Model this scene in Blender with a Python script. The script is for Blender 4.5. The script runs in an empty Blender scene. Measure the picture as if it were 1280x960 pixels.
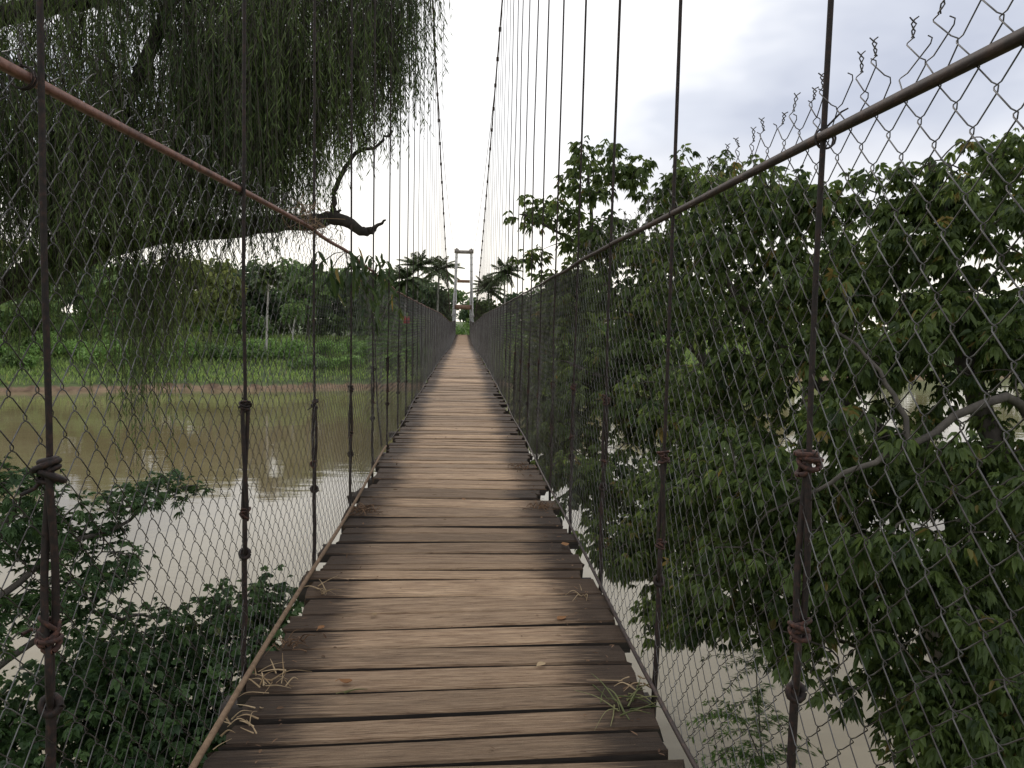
import bpy, math, random
import numpy as np
from mathutils import Matrix, Vector
R = math.radians
rng = np.random.default_rng(7)
random.seed(7)
S = bpy.context.scene
C = S.collection

# ------------------------------------------------------------------ camera
F = 1020.0                       # focal length in photo pixels (1280 wide)
CAMZ = 1.6
ROLL = R(1.25)
cam_d = bpy.data.cameras.new('camera'); cam = bpy.data.objects.new('camera', cam_d)
C.objects.link(cam); S.camera = cam
cam_d.sensor_width = 36.0; cam_d.lens = F / 1280 * 36.0
cam_d.clip_start = 0.05; cam_d.clip_end = 3000
YAW = math.atan(62.7 / F); PITCH = math.atan(78.6 / math.hypot(F, 62.7))
CAMLOC = Vector((0.03, 0.0, CAMZ))
cam.matrix_world = (Matrix.Translation(CAMLOC) @ Matrix.Rotation(-YAW, 4, 'Z')
                    @ Matrix.Rotation(R(90) - PITCH, 4, 'X') @ Matrix.Rotation(ROLL, 4, 'Z'))
CM = cam.matrix_world.to_3x3()
def ray(px, py):
    return CM @ Vector(((px - 640) / F, (480 - py) / F, -1.0))
def at_depth(px, py, y):         # point on the pixel's ray at world distance y along the bridge
    d = ray(px, py); return np.array(CAMLOC + d * (y / d.y))
def at_z(px, py, z):
    d = ray(px, py); return np.array(CAMLOC + d * ((z - CAMZ) / d.z))

# ------------------------------------------------------------------ sky, sun, exposure
SUN_EL, SUN_AZ = R(42), R(-22)   # azimuth measured from +Y towards +X
w = bpy.data.worlds.new('World'); S.world = w; w.use_nodes = True
nt = w.node_tree; nt.nodes.clear()
N = nt.nodes.new; L = nt.links.new
out = N('ShaderNodeOutputWorld'); mixs = N('ShaderNodeMixShader')
sky = N('ShaderNodeTexSky'); sky.sky_type = 'NISHITA'; sky.sun_disc = False
sky.sun_elevation = SUN_EL; sky.sun_rotation = SUN_AZ
bg1 = N('ShaderNodeBackground'); bg1.inputs[1].default_value = 0.1
L(sky.outputs[0], bg1.inputs[0])
tc = N('ShaderNodeTexCoord'); mp = N('ShaderNodeMapping')
mp.inputs['Location'].default_value = (3.35, 0.4, 1.75); mp.inputs['Scale'].default_value = (1.0, 1.0, 2.2)
L(tc.outputs['Generated'], mp.inputs[0])
nz = N('ShaderNodeTexNoise'); nz.inputs['Scale'].default_value = 1.7; nz.inputs['Detail'].default_value = 5.0
nz.inputs['Roughness'].default_value = 0.48
L(mp.outputs[0], nz.inputs['Vector'])
cr = N('ShaderNodeValToRGB')
e = cr.color_ramp.elements
e[0].position = 0.42; e[0].color = (0.43, 0.455, 0.535, 1)
e[1].position = 0.575; e[1].color = (0.92, 0.91, 0.90, 1)
m_ = cr.color_ramp.elements.new(0.495); m_.color = (0.58, 0.60, 0.66, 1)
L(nz.outputs[0], cr.inputs[0])
# hazy warm-white air low over the horizon
sx = N('ShaderNodeSeparateXYZ'); L(tc.outputs['Generated'], sx.inputs[0])
mr = N('ShaderNodeMapRange'); mr.inputs[1].default_value = 0.02; mr.inputs[2].default_value = 0.22
mr.inputs[3].default_value = 1.0; mr.inputs[4].default_value = 0.0
L(sx.outputs[2], mr.inputs[0])
mxc = N('ShaderNodeMix'); mxc.data_type = 'RGBA'
L(mr.outputs[0], mxc.inputs[0]); L(cr.outputs[0], mxc.inputs[6]); mxc.inputs[7].default_value = (0.98, 0.92, 0.83, 1)
bg2 = N('ShaderNodeBackground'); L(mxc.outputs[2], bg2.inputs[0]); bg2.inputs[1].default_value = 1.0
mixs.inputs[0].default_value = 0.92
L(bg1.outputs[0], mixs.inputs[1]); L(bg2.outputs[0], mixs.inputs[2]); L(mixs.outputs[0], out.inputs[0])
sd = bpy.data.lights.new('sun', 'SUN'); sd.energy = 0.9; sd.angle = R(18); sd.color = (1.0, 0.93, 0.84)
so = bpy.data.objects.new('sun', sd); C.objects.link(so)
sdir = Vector((math.sin(SUN_AZ) * math.cos(SUN_EL), math.cos(SUN_AZ) * math.cos(SUN_EL), math.sin(SUN_EL)))
so.rotation_euler = sdir.to_track_quat('Z', 'Y').to_euler(); so.location = sdir * 60
S.view_settings.view_transform = 'Standard'; S.view_settings.look = 'None'
S.view_settings.gamma = 1; S.view_settings.exposure = 0.5; S.view_settings.use_curve_mapping = False
S.render.engine = 'CYCLES'
S.cycles.max_bounces = 6; S.cycles.transparent_max_bounces = 8

# ------------------------------------------------------------------ materials
def new_mat(name):
    m = bpy.data.materials.new(name); m.use_nodes = True
    t = m.node_tree; b = t.nodes['Principled BSDF']
    return m, t, b
def noise_mat(name, cols, scale=8, rough=0.8, stretch=(1, 1, 1), bump=0.0, detail=6, metallic=0.0, coord='Object', pos=None, bscale=None, spec=0.5):
    m, t, b = new_mat(name)
    c = t.nodes.new('ShaderNodeTexCoord'); mp = t.nodes.new('ShaderNodeMapping'); mp.inputs['Scale'].default_value = stretch
    n = t.nodes.new('ShaderNodeTexNoise'); n.inputs['Scale'].default_value = scale; n.inputs['Detail'].default_value = detail
    n.inputs['Roughness'].default_value = 0.65
    r = t.nodes.new('ShaderNodeValToRGB')
    t.links.new(c.outputs[coord], mp.inputs[0]); t.links.new(mp.outputs[0], n.inputs['Vector']); t.links.new(n.outputs[0], r.inputs[0])
    k = len(cols); pos = pos or [0.3 + 0.4 * i / (k - 1) for i in range(k)]
    el = r.color_ramp.elements
    el[0].position = pos[0]; el[0].color = (*cols[0], 1); el[1].position = pos[-1]; el[1].color = (*cols[-1], 1)
    for i in range(1, k - 1):
        x = el.new(pos[i]); x.color = (*cols[i], 1)
    t.links.new(r.outputs[0], b.inputs['Base Color'])
    b.inputs['Roughness'].default_value = rough; b.inputs['Metallic'].default_value = metallic
    b.inputs['Specular IOR Level'].default_value = spec
    if bump:
        bp = t.nodes.new('ShaderNodeBump'); bp.inputs['Strength'].default_value = 1.0; bp.inputs['Distance'].default_value = bump
        if bscale:
            n2 = t.nodes.new('ShaderNodeTexNoise'); n2.inputs['Scale'].default_value = bscale; n2.inputs['Detail'].default_value = 5
            t.links.new(mp.outputs[0], n2.inputs['Vector']); t.links.new(n2.outputs[0], bp.inputs['Height'])
        else:
            t.links.new(n.outputs[0], bp.inputs['Height'])
        t.links.new(bp.outputs[0], b.inputs['Normal'])
    return m
def leaf_mat(name, c1, c2, c3=None, trans=0.35, rough=0.5, spec=0.35):
    """each leaf carries its own random number 'rnd' that picks its colour"""
    m, t, b = new_mat(name)
    a = t.nodes.new('ShaderNodeAttribute'); a.attribute_name = 'rnd'
    r = t.nodes.new('ShaderNodeValToRGB'); el = r.color_ramp.elements
    el[0].position = 0.0; el[0].color = (*c1, 1); el[1].position = 0.95; el[1].color = (*c2, 1)
    if c3:
        x = el.new(0.994); x.color = (*c3, 1)
    t.links.new(a.outputs['Fac'], r.inputs[0]); t.links.new(r.outputs[0], b.inputs['Base Color'])
    b.inputs['Roughness'].default_value = rough; b.inputs['Specular IOR Level'].default_value = spec
    tr = t.nodes.new('ShaderNodeBsdfTranslucent'); mx = t.nodes.new('ShaderNodeMixShader'); mx.inputs[0].default_value = trans
    hs = t.nodes.new('ShaderNodeHueSaturation'); hs.inputs['Value'].default_value = 1.5; hs.inputs['Hue'].default_value = 0.485
    t.links.new(r.outputs[0], hs.inputs['Color']); t.links.new(hs.outputs[0], tr.inputs['Color'])
    o = t.nodes['Material Output']
    t.links.new(b.outputs[0], mx.inputs[1]); t.links.new(tr.outputs[0], mx.inputs[2]); t.links.new(mx.outputs[0], o.inputs['Surface'])
    return m

M = {}
def plank_mat():
    m, t, b = new_mat('weathered_wood')
    nn = t.nodes.new; ln = t.links.new
    c = nn('ShaderNodeTexCoord'); oi = nn('ShaderNodeObjectInfo')
    add = nn('ShaderNodeVectorMath'); add.operation = 'ADD'
    sc = nn('ShaderNodeVectorMath'); sc.operation = 'SCALE'; sc.inputs['Scale'].default_value = 37.0
    comb = nn('ShaderNodeCombineXYZ')
    for i in range(3): ln(oi.outputs['Random'], comb.inputs[i])
    ln(comb.outputs[0], sc.inputs[0]); ln(c.outputs['Object'], add.inputs[0]); ln(sc.outputs[0], add.inputs[1])
    mp = nn('ShaderNodeMapping'); mp.inputs['Scale'].default_value = (3.4, 120, 120); ln(add.outputs[0], mp.inputs[0])
    g = nn('ShaderNodeTexNoise'); g.inputs['Scale'].default_value = 1.6; g.inputs['Detail'].default_value = 8; g.inputs['Roughness'].default_value = 0.7
    g.inputs['Distortion'].default_value = 0.35
    ln(mp.outputs[0], g.inputs['Vector'])
    r = nn('ShaderNodeValToRGB'); el = r.color_ramp.elements
    el[0].position = 0.33; el[0].color = (0.085, 0.052, 0.031, 1)
    el[1].position = 0.68; el[1].color = (0.60, 0.445, 0.30, 1)
    x = el.new(0.42); x.color = (0.30, 0.195, 0.118, 1)
    x = el.new(0.53); x.color = (0.46, 0.33, 0.215, 1)
    ln(g.outputs[0], r.inputs[0])
    # blotches (footwear polish and damp) at hand scale
    mp2 = nn('ShaderNodeMapping'); mp2.inputs['Scale'].default_value = (2.5, 26, 26); ln(add.outputs[0], mp2.inputs[0])
    n2 = nn('ShaderNodeTexNoise'); n2.inputs['Scale'].default_value = 1.3; n2.inputs['Detail'].default_value = 10; n2.inputs['Roughness'].default_value = 0.65
    ln(mp2.outputs[0], n2.inputs['Vector'])
    r2 = nn('ShaderNodeValToRGB'); r2.color_ramp.elements[0].position = 0.3; r2.color_ramp.elements[0].color = (0.62, 0.58, 0.55, 1)
    r2.color_ramp.elements[1].position = 0.62; r2.color_ramp.elements[1].color = (1.08, 1.05, 1.0, 1)
    ln(n2.outputs[0], r2.inputs[0])
    mu = nn('ShaderNodeMix'); mu.data_type = 'RGBA'; mu.blend_type = 'MULTIPLY'; mu.inputs[0].default_value = 1.0
    ln(r.outputs[0], mu.inputs[6]); ln(r2.outputs[0], mu.inputs[7])
    # per plank tone
    pv = nn('ShaderNodeMapRange'); pv.inputs[3].default_value = 0.60; pv.inputs[4].default_value = 1.25; ln(oi.outputs['Random'], pv.inputs[0])
    mp4 = nn('ShaderNodeMapping'); mp4.inputs['Scale'].default_value = (1.3, 34, 34); ln(add.outputs[0], mp4.inputs[0])
    n4 = nn('ShaderNodeTexNoise'); n4.inputs['Scale'].default_value = 1.5; n4.inputs['Detail'].default_value = 3; n4.inputs['Distortion'].default_value = 0.6; ln(mp4.outputs[0], n4.inputs['Vector'])
    ck = nn('ShaderNodeValToRGB'); ce = ck.color_ramp.elements        # long drying checks along the grain
    ce[0].position = 0.485; ce[0].color = (1, 1, 1, 1); ce[1].position = 0.515; ce[1].color = (1, 1, 1, 1); cx = ce.new(0.5); cx.color = (0.42, 0.38, 0.35, 1)
    ln(n4.outputs[0], ck.inputs[0])
    mk = nn('ShaderNodeMix'); mk.data_type = 'RGBA'; mk.blend_type = 'MULTIPLY'; mk.inputs[0].default_value = 0.8; ln(mu.outputs[2], mk.inputs[6]); ln(ck.outputs[0], mk.inputs[7])
    mv = nn('ShaderNodeVectorMath'); mv.operation = 'SCALE'; ln(mk.outputs[2], mv.inputs[0]); ln(pv.outputs[0], mv.inputs['Scale'])
    # dirt and rot at the two ends, where nobody walks
    sp = nn('ShaderNodeSeparateXYZ'); ln(c.outputs['Object'], sp.inputs[0])
    ab = nn('ShaderNodeMath'); ab.operation = 'ABSOLUTE'; ln(sp.outputs[0], ab.inputs[0])
    n3 = nn('ShaderNodeTexNoise'); n3.inputs['Scale'].default_value = 1.0; n3.inputs['Detail'].default_value = 9; n3.inputs['Roughness'].default_value = 0.62
    mp3 = nn('ShaderNodeMapping'); mp3.inputs['Scale'].default_value = (4.5, 75, 75); ln(add.outputs[0], mp3.inputs[0]); ln(mp3.outputs[0], n3.inputs['Vector'])
    ma = nn('ShaderNodeMath'); ma.operation = 'MULTIPLY_ADD'; ma.inputs[1].default_value = 0.62; ln(n3.outputs[0], ma.inputs[0]); ln(ab.outputs[0], ma.inputs[2])
    mr = nn('ShaderNodeMapRange'); mr.interpolation_type = 'SMOOTHSTEP'; mr.inputs[1].default_value = 0.76; mr.inputs[2].default_value = 1.03; ln(ma.outputs[0], mr.inputs[0])
    md = nn('ShaderNodeMix'); md.data_type = 'RGBA'; ln(mr.outputs[0], md.inputs[0]); ln(mv.outputs[0], md.inputs[6])
    dk = nn('ShaderNodeVectorMath'); dk.operation = 'MULTIPLY'; dk.inputs[1].default_value = (0.17, 0.155, 0.145); ln(mv.outputs[0], dk.inputs[0]); ln(dk.outputs[0], md.inputs[7])
    ln(md.outputs[2], b.inputs['Base Color'])
    b.inputs['Roughness'].default_value = 0.72; b.inputs['Specular IOR Level'].default_value = 0.3
    bp = nn('ShaderNodeBump'); bp.inputs['Distance'].default_value = 0.009; bp.inputs['Strength'].default_value = 1.0
    ln(g.outputs[0], bp.inputs['Height']); ln(bp.outputs[0], b.inputs['Normal'])
    return m
M['plank'] = plank_mat()
M['beam'] = noise_mat('dark_timber', [(0.012, 0.009, 0.007), (0.04, 0.029, 0.021)], 3, 0.85, (2, 14, 14), 0.006)
M['rust'] = noise_mat('rusty_steel', [(0.006, 0.004, 0.0035), (0.016, 0.009, 0.007), (0.050, 0.022, 0.014)], 60, 0.75, bump=0.0012, coord='Object')
M['rust_red'] = noise_mat('red_rust_rail', [(0.06, 0.026, 0.018), (0.17, 0.075, 0.05), (0.27, 0.135, 0.095)], 22, 0.65, bump=0.001)
M['rust_dark'] = noise_mat('dark_rust_rail', [(0.016, 0.011, 0.009), (0.036, 0.022, 0.017), (0.075, 0.043, 0.03)], 22, 0.7, bump=0.001)
M['knot'] = noise_mat('orange_rust_knot', [(0.012, 0.007, 0.006), (0.045, 0.019, 0.013), (0.13, 0.05, 0.03)], 70, 0.8, bump=0.002)
M['cable'] = noise_mat('dark_cable', [(0.03, 0.022, 0.02), (0.08, 0.055, 0.045)], 30, 0.7)
M['wire'] = noise_mat('galvanised_wire', [(0.018, 0.013, 0.011), (0.052, 0.045, 0.040), (0.15, 0.148, 0.145)], 5, 0.45, metallic=0.35, coord='Object', pos=[0.3, 0.46, 0.66])
M['rope'] = noise_mat('tan_rope', [(0.13, 0.08, 0.045), (0.26, 0.175, 0.105)], 25, 0.9, bump=0.002)
M['white_paint'] = noise_mat('white_tower_paint', [(0.5, 0.5, 0.49), (0.76, 0.76, 0.75)], 1.2, 0.6)
M['brown_steel'] = noise_mat('brown_tower_beam', [(0.12, 0.065, 0.04), (0.24, 0.14, 0.09)], 3, 0.7)
M['grey_steel'] = noise_mat('grey_saddle', [(0.16, 0.14, 0.12), (0.30, 0.27, 0.24)], 3, 0.7)
M['bark_dark'] = noise_mat('dark_willow_bark', [(0.012, 0.010, 0.008), (0.05, 0.040, 0.03)], 6, 0.9, (1, 1, 0.5), 0.02)
M['bark_grey'] = noise_mat('grey_bark', [(0.03, 0.025, 0.02), (0.11, 0.095, 0.078)], 7, 0.85, (1, 1, 0.5), 0.008)
M['bark_pale'] = noise_mat('pale_palm_trunk', [(0.25, 0.24, 0.21), (0.5, 0.48, 0.44)], 2, 0.85)
M['willow'] = leaf_mat('willow_leaf', (0.038, 0.068, 0.020), (0.165, 0.230, 0.068), (0.17, 0.15, 0.05), 0.42)
M['broad'] = leaf_mat('broad_leaf', (0.0270, 0.0513, 0.0162), (0.1418, 0.2025, 0.0540), (0.22, 0.17, 0.05), 0.48)
M['broad2'] = leaf_mat('deep_green_leaf', (0.0239, 0.0542, 0.0207), (0.0878, 0.1563, 0.0479), (0.12, 0.14, 0.05), 0.3)
M['mango'] = leaf_mat('glossy_leaf', (0.0198, 0.0405, 0.0126), (0.0720, 0.1125, 0.0324), (0.3, 0.2, 0.05), 0.35)
M['fern'] = leaf_mat('fresh_green_leaf', (0.05, 0.11, 0.022), (0.13, 0.22, 0.05), None, 0.4)
M['far_a'] = leaf_mat('far_green', (0.0605, 0.1169, 0.0403), (0.1814, 0.2722, 0.0847), None, 0.3)
M['far_b'] = leaf_mat('far_olive', (0.0810, 0.1054, 0.0324), (0.2188, 0.2512, 0.0728), None, 0.3)
M['far_c'] = leaf_mat('far_dark', (0.0385, 0.0735, 0.0385), (0.1137, 0.1663, 0.0735), None, 0.3)
M['far_shrub'] = leaf_mat('far_shrub', (0.1161, 0.2113, 0.0591), (0.2746, 0.4436, 0.1268), None, 0.3)
M['lime'] = leaf_mat('lime_green', (0.12, 0.19, 0.03), (0.24, 0.32, 0.06), None, 0.35)
M['grass'] = leaf_mat('bank_grass', (0.1417, 0.2329, 0.0607), (0.3645, 0.4860, 0.1417), (0.28, 0.25, 0.11), 0.3)
M['palm'] = leaf_mat('palm_frond', (0.0468, 0.0780, 0.0343), (0.1326, 0.1794, 0.0655), None, 0.25)
M['straw'] = leaf_mat('dry_straw', (0.24, 0.16, 0.085), (0.50, 0.38, 0.23), None, 0.1, 0.8, 0.2)
M['dead'] = leaf_mat('dry_leaf', (0.22, 0.11, 0.05), (0.44, 0.24, 0.11), None, 0.15, 0.8, 0.2)
M['litter'] = leaf_mat('brown_litter', (0.06, 0.035, 0.022), (0.24, 0.15, 0.09), None, 0.1, 0.9, 0.2)
M['green_straw'] = leaf_mat('green_blade', (0.10, 0.13, 0.05), (0.26, 0.25, 0.12), None, 0.2, 0.8, 0.2)
M['plaster'] = noise_mat('white_plaster', [(0.55, 0.53, 0.5), (0.72, 0.7, 0.66)], 1, 0.9)
M['tile'] = noise_mat('red_roof', [(0.22, 0.07, 0.045), (0.34, 0.13, 0.08)], 4, 0.85)
M['dark_glass'] = noise_mat('dark_opening', [(0.015, 0.015, 0.017), (0.03, 0.03, 0.03)], 2, 0.3)
M['sign_red'] = noise_mat('red_sign', [(0.36, 0.03, 0.03), (0.5, 0.06, 0.05)], 2, 0.5)

def ground_mat():
    m, t, b = new_mat('bank_soil')
    nn = t.nodes.new; ln = t.links.new
    g = nn('ShaderNodeNewGeometry'); s = nn('ShaderNodeSeparateXYZ'); ln(g.outputs['Position'], s.inputs[0])
    n = nn('ShaderNodeTexNoise'); n.inputs['Scale'].default_value = 0.9; n.inputs['Detail'].default_value = 8; ln(g.outputs['Position'], n.inputs['Vector'])
    ra = nn('ShaderNodeValToRGB'); e = ra.color_ramp.elements
    e[0].position = .35; e[0].color = (0.12, 0.075, 0.045, 1); e[1].position = .65; e[1].color = (0.29, 0.20, 0.125, 1)
    rb = nn('ShaderNodeValToRGB'); e = rb.color_ramp.elements
    e[0].position = .35; e[0].color = (0.04, 0.07, 0.02, 1); e[1].position = .68; e[1].color = (0.12, 0.15, 0.05, 1)
    ln(n.outputs[0], ra.inputs[0]); ln(n.outputs[0], rb.inputs[0])
    ma = nn('ShaderNodeMath'); ma.operation = 'MULTIPLY_ADD'; ma.inputs[1].default_value = 1.0; ln(n.outputs[0], ma.inputs[0]); ln(s.outputs[2], ma.inputs[2])
    mr = nn('ShaderNodeMapRange'); mr.inputs[1].default_value = -5.0; mr.inputs[2].default_value = -4.8; ln(ma.outputs[0], mr.inputs[0])
    mx = nn('ShaderNodeMix'); mx.data_type = 'RGBA'; ln(mr.outputs[0], mx.inputs[0]); ln(ra.outputs[0], mx.inputs[6]); ln(rb.outputs[0], mx.inputs[7])
    ln(mx.outputs[2], b.inputs['Base Color']); b.inputs['Roughness'].default_value = 0.95
    bp = nn('ShaderNodeBump'); bp.inputs['Distance'].default_value = 0.15; ln(n.outputs[0], bp.inputs['Height']); ln(bp.outputs[0], b.inputs['Normal'])
    return m
M['ground'] = ground_mat()
def water_mat():
    m, t, b = new_mat('muddy_water')
    nn = t.nodes.new; ln = t.links.new
    g = nn('ShaderNodeNewGeometry')
    n = nn('ShaderNodeTexNoise'); n.inputs['Scale'].default_value = 0.12; n.inputs['Detail'].default_value = 4; ln(g.outputs['Position'], n.inputs['Vector'])
    r = nn('ShaderNodeValToRGB'); e = r.color_ramp.elements
    e[0].position = .3; e[0].color = (0.165, 0.133, 0.066, 1); e[1].position = .7; e[1].color = (0.215, 0.175, 0.100, 1)
    ln(n.outputs[0], r.inputs[0]); ln(r.outputs[0], b.inputs['Base Color'])
    b.inputs['Roughness'].default_value = 0.05; b.inputs['IOR'].default_value = 1.45; b.inputs['Specular IOR Level'].default_value = 0.5
    mp = nn('ShaderNodeMapping'); mp.inputs['Scale'].default_value = (0.5, 1.1, 1); ln(g.outputs['Position'], mp.inputs[0])
    n1 = nn('ShaderNodeTexNoise'); n1.inputs['Scale'].default_value = 0.45; n1.inputs['Detail'].default_value = 6; ln(mp.outputs[0], n1.inputs['Vector'])
    bp = nn('ShaderNodeBump'); bp.inputs['Distance'].default_value = 0.035; bp.inputs['Strength'].default_value = 0.6
    ln(n1.outputs[0], bp.inputs['Height']); ln(bp.outputs[0], b.inputs['Normal'])
    return m
M['water'] = water_mat()

# ------------------------------------------------------------------ mesh helpers
class MB:
    """collects vertices and faces (numpy blocks) for ONE mesh object"""
    def __init__(s): s.v = []; s.q = []; s.t = []; s.rq = []; s.rt = []; s.n = 0
    def quads(s, v, f, rnd=None):
        f = np.asarray(f, dtype=np.int64).reshape(-1, 4)
        s.v.append(np.asarray(v, float).reshape(-1, 3)); s.q.append(f + s.n); s.n += len(s.v[-1])
        s.rq.append(np.full(len(f), 0.5) if rnd is None else rnd)
    def box(s, c, d, rot=None):
        x, y, z = np.array(d) / 2
        v = np.array([(-x,-y,-z),(x,-y,-z),(x,y,-z),(-x,y,-z),(-x,-y,z),(x,-y,z),(x,y,z),(-x,y,z)])
        if rot is not None: v = v @ np.array(rot).T
        s.quads(v + np.array(c), [(0,3,2,1),(4,5,6,7),(0,1,5,4),(1,2,6,5),(2,3,7,6),(3,0,4,7)])
    def tube(s, pts, r, sides=6, ref=None):
        pts = np.asarray(pts, float); s.tubes(pts[None], np.broadcast_to(np.asarray(r, float), (len(pts),))[None], sides, ref)
    def tubes(s, P, r, sides=4, ref=None, rnd=None):
        P = np.asarray(P, float); W, K, _ = P.shape
        r = np.broadcast_to(np.asarray(r, float), (W, K))
        T = np.gradient(P, axis=1); T /= np.linalg.norm(T, axis=2, keepdims=True) + 1e-12
        if ref is None:
            m = np.abs(T.mean(axis=1)); rf = np.where((m[:, 2:3] > 0.8), np.array([[1., 0, 0]]), np.array([[0, 0, 1.]]))
            rf = np.broadcast_to(rf[:, None, :], T.shape)
        else: rf = np.broadcast_to(np.asarray(ref, float), T.shape)
        A = np.cross(T, rf); A /= np.linalg.norm(A, axis=2, keepdims=True) + 1e-12
        B = np.cross(T, A)
        a = np.arange(sides) * 2 * math.pi / sides + math.pi / sides
        V = P[:, :, None, :] + r[:, :, None, None] * (np.cos(a)[None, None, :, None] * A[:, :, None, :] + np.sin(a)[None, None, :, None] * B[:, :, None, :])
        idx = np.arange(W * K * sides).reshape(W, K, sides)
        n = np.roll(idx, -1, axis=2)
        f = np.stack([idx[:, :-1], n[:, :-1], n[:, 1:], idx[:, 1:]], axis=-1).reshape(-1, 4)
        rr = None if rnd is None else np.repeat(rnd, (K - 1) * sides)
        s.quads(V, f, rr)
    def leaves(s, base, d, nrm, length, width, rnd, fold=0.25, droop=0.0, slim=False):
        """folded six-sided leaf blades, all arrays of N"""
        n = len(base); d = d / (np.linalg.norm(d, axis=1, keepdims=True) + 1e-9)
        sd = np.cross(d, nrm); sd /= np.linalg.norm(sd, axis=1, keepdims=True) + 1e-9
        up = np.cross(sd, d)
        l = np.asarray(length).reshape(-1, 1) * np.ones((n, 1)); wd = np.asarray(width).reshape(-1, 1) * np.ones((n, 1))
        dz = np.array([[0, 0, -1.0]]) * l * droop
        tip = base + d * l + dz
        if slim:                 # narrow blades need only one quad
            m_ = base + d * l * .45 + dz * .3
            s.quads(np.stack([base, m_ + sd * wd * .5, tip, m_ - sd * wd * .5], axis=1), np.arange(n * 4).reshape(-1, 4), rnd); return
        v = np.stack([base,
                      base + d * l * .28 + sd * wd * .45 + up * wd * fold + dz * .1, base + d * l * .66 + sd * wd * .40 + up * wd * fold + dz * .5,
                      tip,
                      base + d * l * .66 - sd * wd * .40 + up * wd * fold + dz * .5, base + d * l * .28 - sd * wd * .45 + up * wd * fold + dz * .1], axis=1)
        i = np.arange(n)[:, None] * 6
        f = np.concatenate([i + np.array([[0, 3, 2, 1]]), i + np.array([[0, 5, 4, 3]])], axis=1).reshape(-1, 4)
        s.quads(v, f, np.repeat(rnd, 2))
    def build(s, name, mat, parent=None, smooth=False):
        me = bpy.data.meshes.new(name)
        v = np.concatenate(s.v); q = np.concatenate(s.q)
        me.vertices.add(len(v)); me.vertices.foreach_set('co', v.astype(np.float32).ravel())
        me.loops.add(len(q) * 4); me.loops.foreach_set('vertex_index', q.astype(np.int32).ravel())
        me.polygons.add(len(q)); me.polygons.foreach_set('loop_start', np.arange(0, len(q) * 4, 4, dtype=np.int32))
        me.update(calc_edges=True)
        at = me.attributes.new('rnd', 'FLOAT', 'FACE'); at.data.foreach_set('value', np.concatenate(s.rq).astype(np.float32))
        if smooth: me.polygons.foreach_set('use_smooth', np.ones(len(q), dtype=bool))
        me.materials.append(mat)
        o = bpy.data.objects.new(name, me); C.objects.link(o)
        if parent: o.parent = parent
        return o
def tag(o, label=None, cat=None, group=None, kind=None):
    if label: o['label'] = label
    if cat: o['category'] = cat
    if group: o['group'] = group
    if kind: o['kind'] = kind
    return o
def thing(name, label, cat, loc=(0, 0, 0), group=None):
    """an Empty at the thing's base; parts are built in world coordinates and keep them"""
    o = bpy.data.objects.new(name, None); C.objects.link(o); o.location = loc
    return tag(o, label, cat, group)
def adopt(root, *parts):
    for p in parts:
        p.parent = root; p.matrix_parent_inverse = Matrix.Translation(root.location).inverted()
def unit(n):
    v = rng.normal(size=(n, 3)); return v / np.linalg.norm(v, axis=1, keepdims=True)
def smooth_path(pts, k=6):
    """Catmull-Rom through the points"""
    p = np.asarray(pts, float); p = np.concatenate([[2 * p[0] - p[1]], p, [2 * p[-1] - p[-2]]]); o = []
    for i in range(1, len(p) - 2):
        for t in np.linspace(0, 1, k, endpoint=False):
            o.append(0.5 * (2 * p[i] + (p[i+1] - p[i-1]) * t + (2*p[i-1] - 5*p[i] + 4*p[i+1] - p[i+2]) * t*t + (3*p[i] - p[i-1] - 3*p[i+1] + p[i+2]) * t**3))
    o.append(p[-2]); return np.array(o)

# ------------------------------------------------------------------ terrain and river
WATER = -5.8
def shore_near(x):
    x = np.asarray(x, float)
    return 6.0 + 8.5 * np.clip((x - 6.0) / 3.5, 0, 1) + 7.0 * np.clip((-x - 5.0) / 4.0, 0, 1) + 0.5 * np.sin(x * 0.9)
def shore_far(x):
    x = np.asarray(x, float)
    return 93.0 + 0.42 * np.clip(x, -110, 110) + 1.2 * np.sin(x * 0.13) + 0.6 * np.sin(x * 0.41 + 1)
def ground_z(x, y):
    x = np.asarray(x, float); y = np.asarray(y, float)
    dn = shore_near(x) - y; df = y - shore_far(x)
    zn = np.where(dn > 0, np.minimum(dn * 0.55, 2.3 + 0.25 * np.maximum(dn - 4, 0)), np.maximum(dn * 0.5, -2.5))
    zn = np.minimum(zn, 5.4)
    zf = np.where(df > 0, np.minimum(df * 0.8, 0.55 + 0.24 * np.maximum(df - 0.7, 0)), np.maximum(df * 0.5, -2.5))
    zf = np.minimum(zf, 4.6)
    z = np.maximum(zn, zf) + WATER
    return z + np.where(z > WATER + 0.8, 0.14 * np.sin(x * 0.5 + 1.3 * np.sin(y * 0.3)) + 0.1 * np.sin(y * 0.7 + x * 0.21), 0)
def grid_mesh(xs, ys, zf):
    X, Y = np.meshgrid(xs, ys); Z = zf(X, Y)
    v = np.stack([X, Y, Z], axis=-1).reshape(-1, 3); a = np.arange(len(xs) * len(ys)).reshape(len(ys), len(xs))
    return v, np.stack([a[:-1, :-1], a[:-1, 1:], a[1:, 1:], a[1:, :-1]], axis=-1).reshape(-1, 4)
xs = np.concatenate([[-1500, -800, -400, -250], np.arange(-160, -30, 3), np.arange(-30, 30, 0.75), np.arange(30, 160, 3), [250, 400, 800, 1500]])
ys = np.concatenate([[-600, -200, -80, -40], np.arange(-20, 24, 0.75), np.arange(24, 60, 4), np.arange(60, 150, 0.9), [160, 180, 220, 300, 500, 900, 1500]])
b = MB(); b.quads(*grid_mesh(xs, ys, ground_z)); g = b.build('ground', M['ground'], smooth=True); tag(g, kind='structure')
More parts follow.
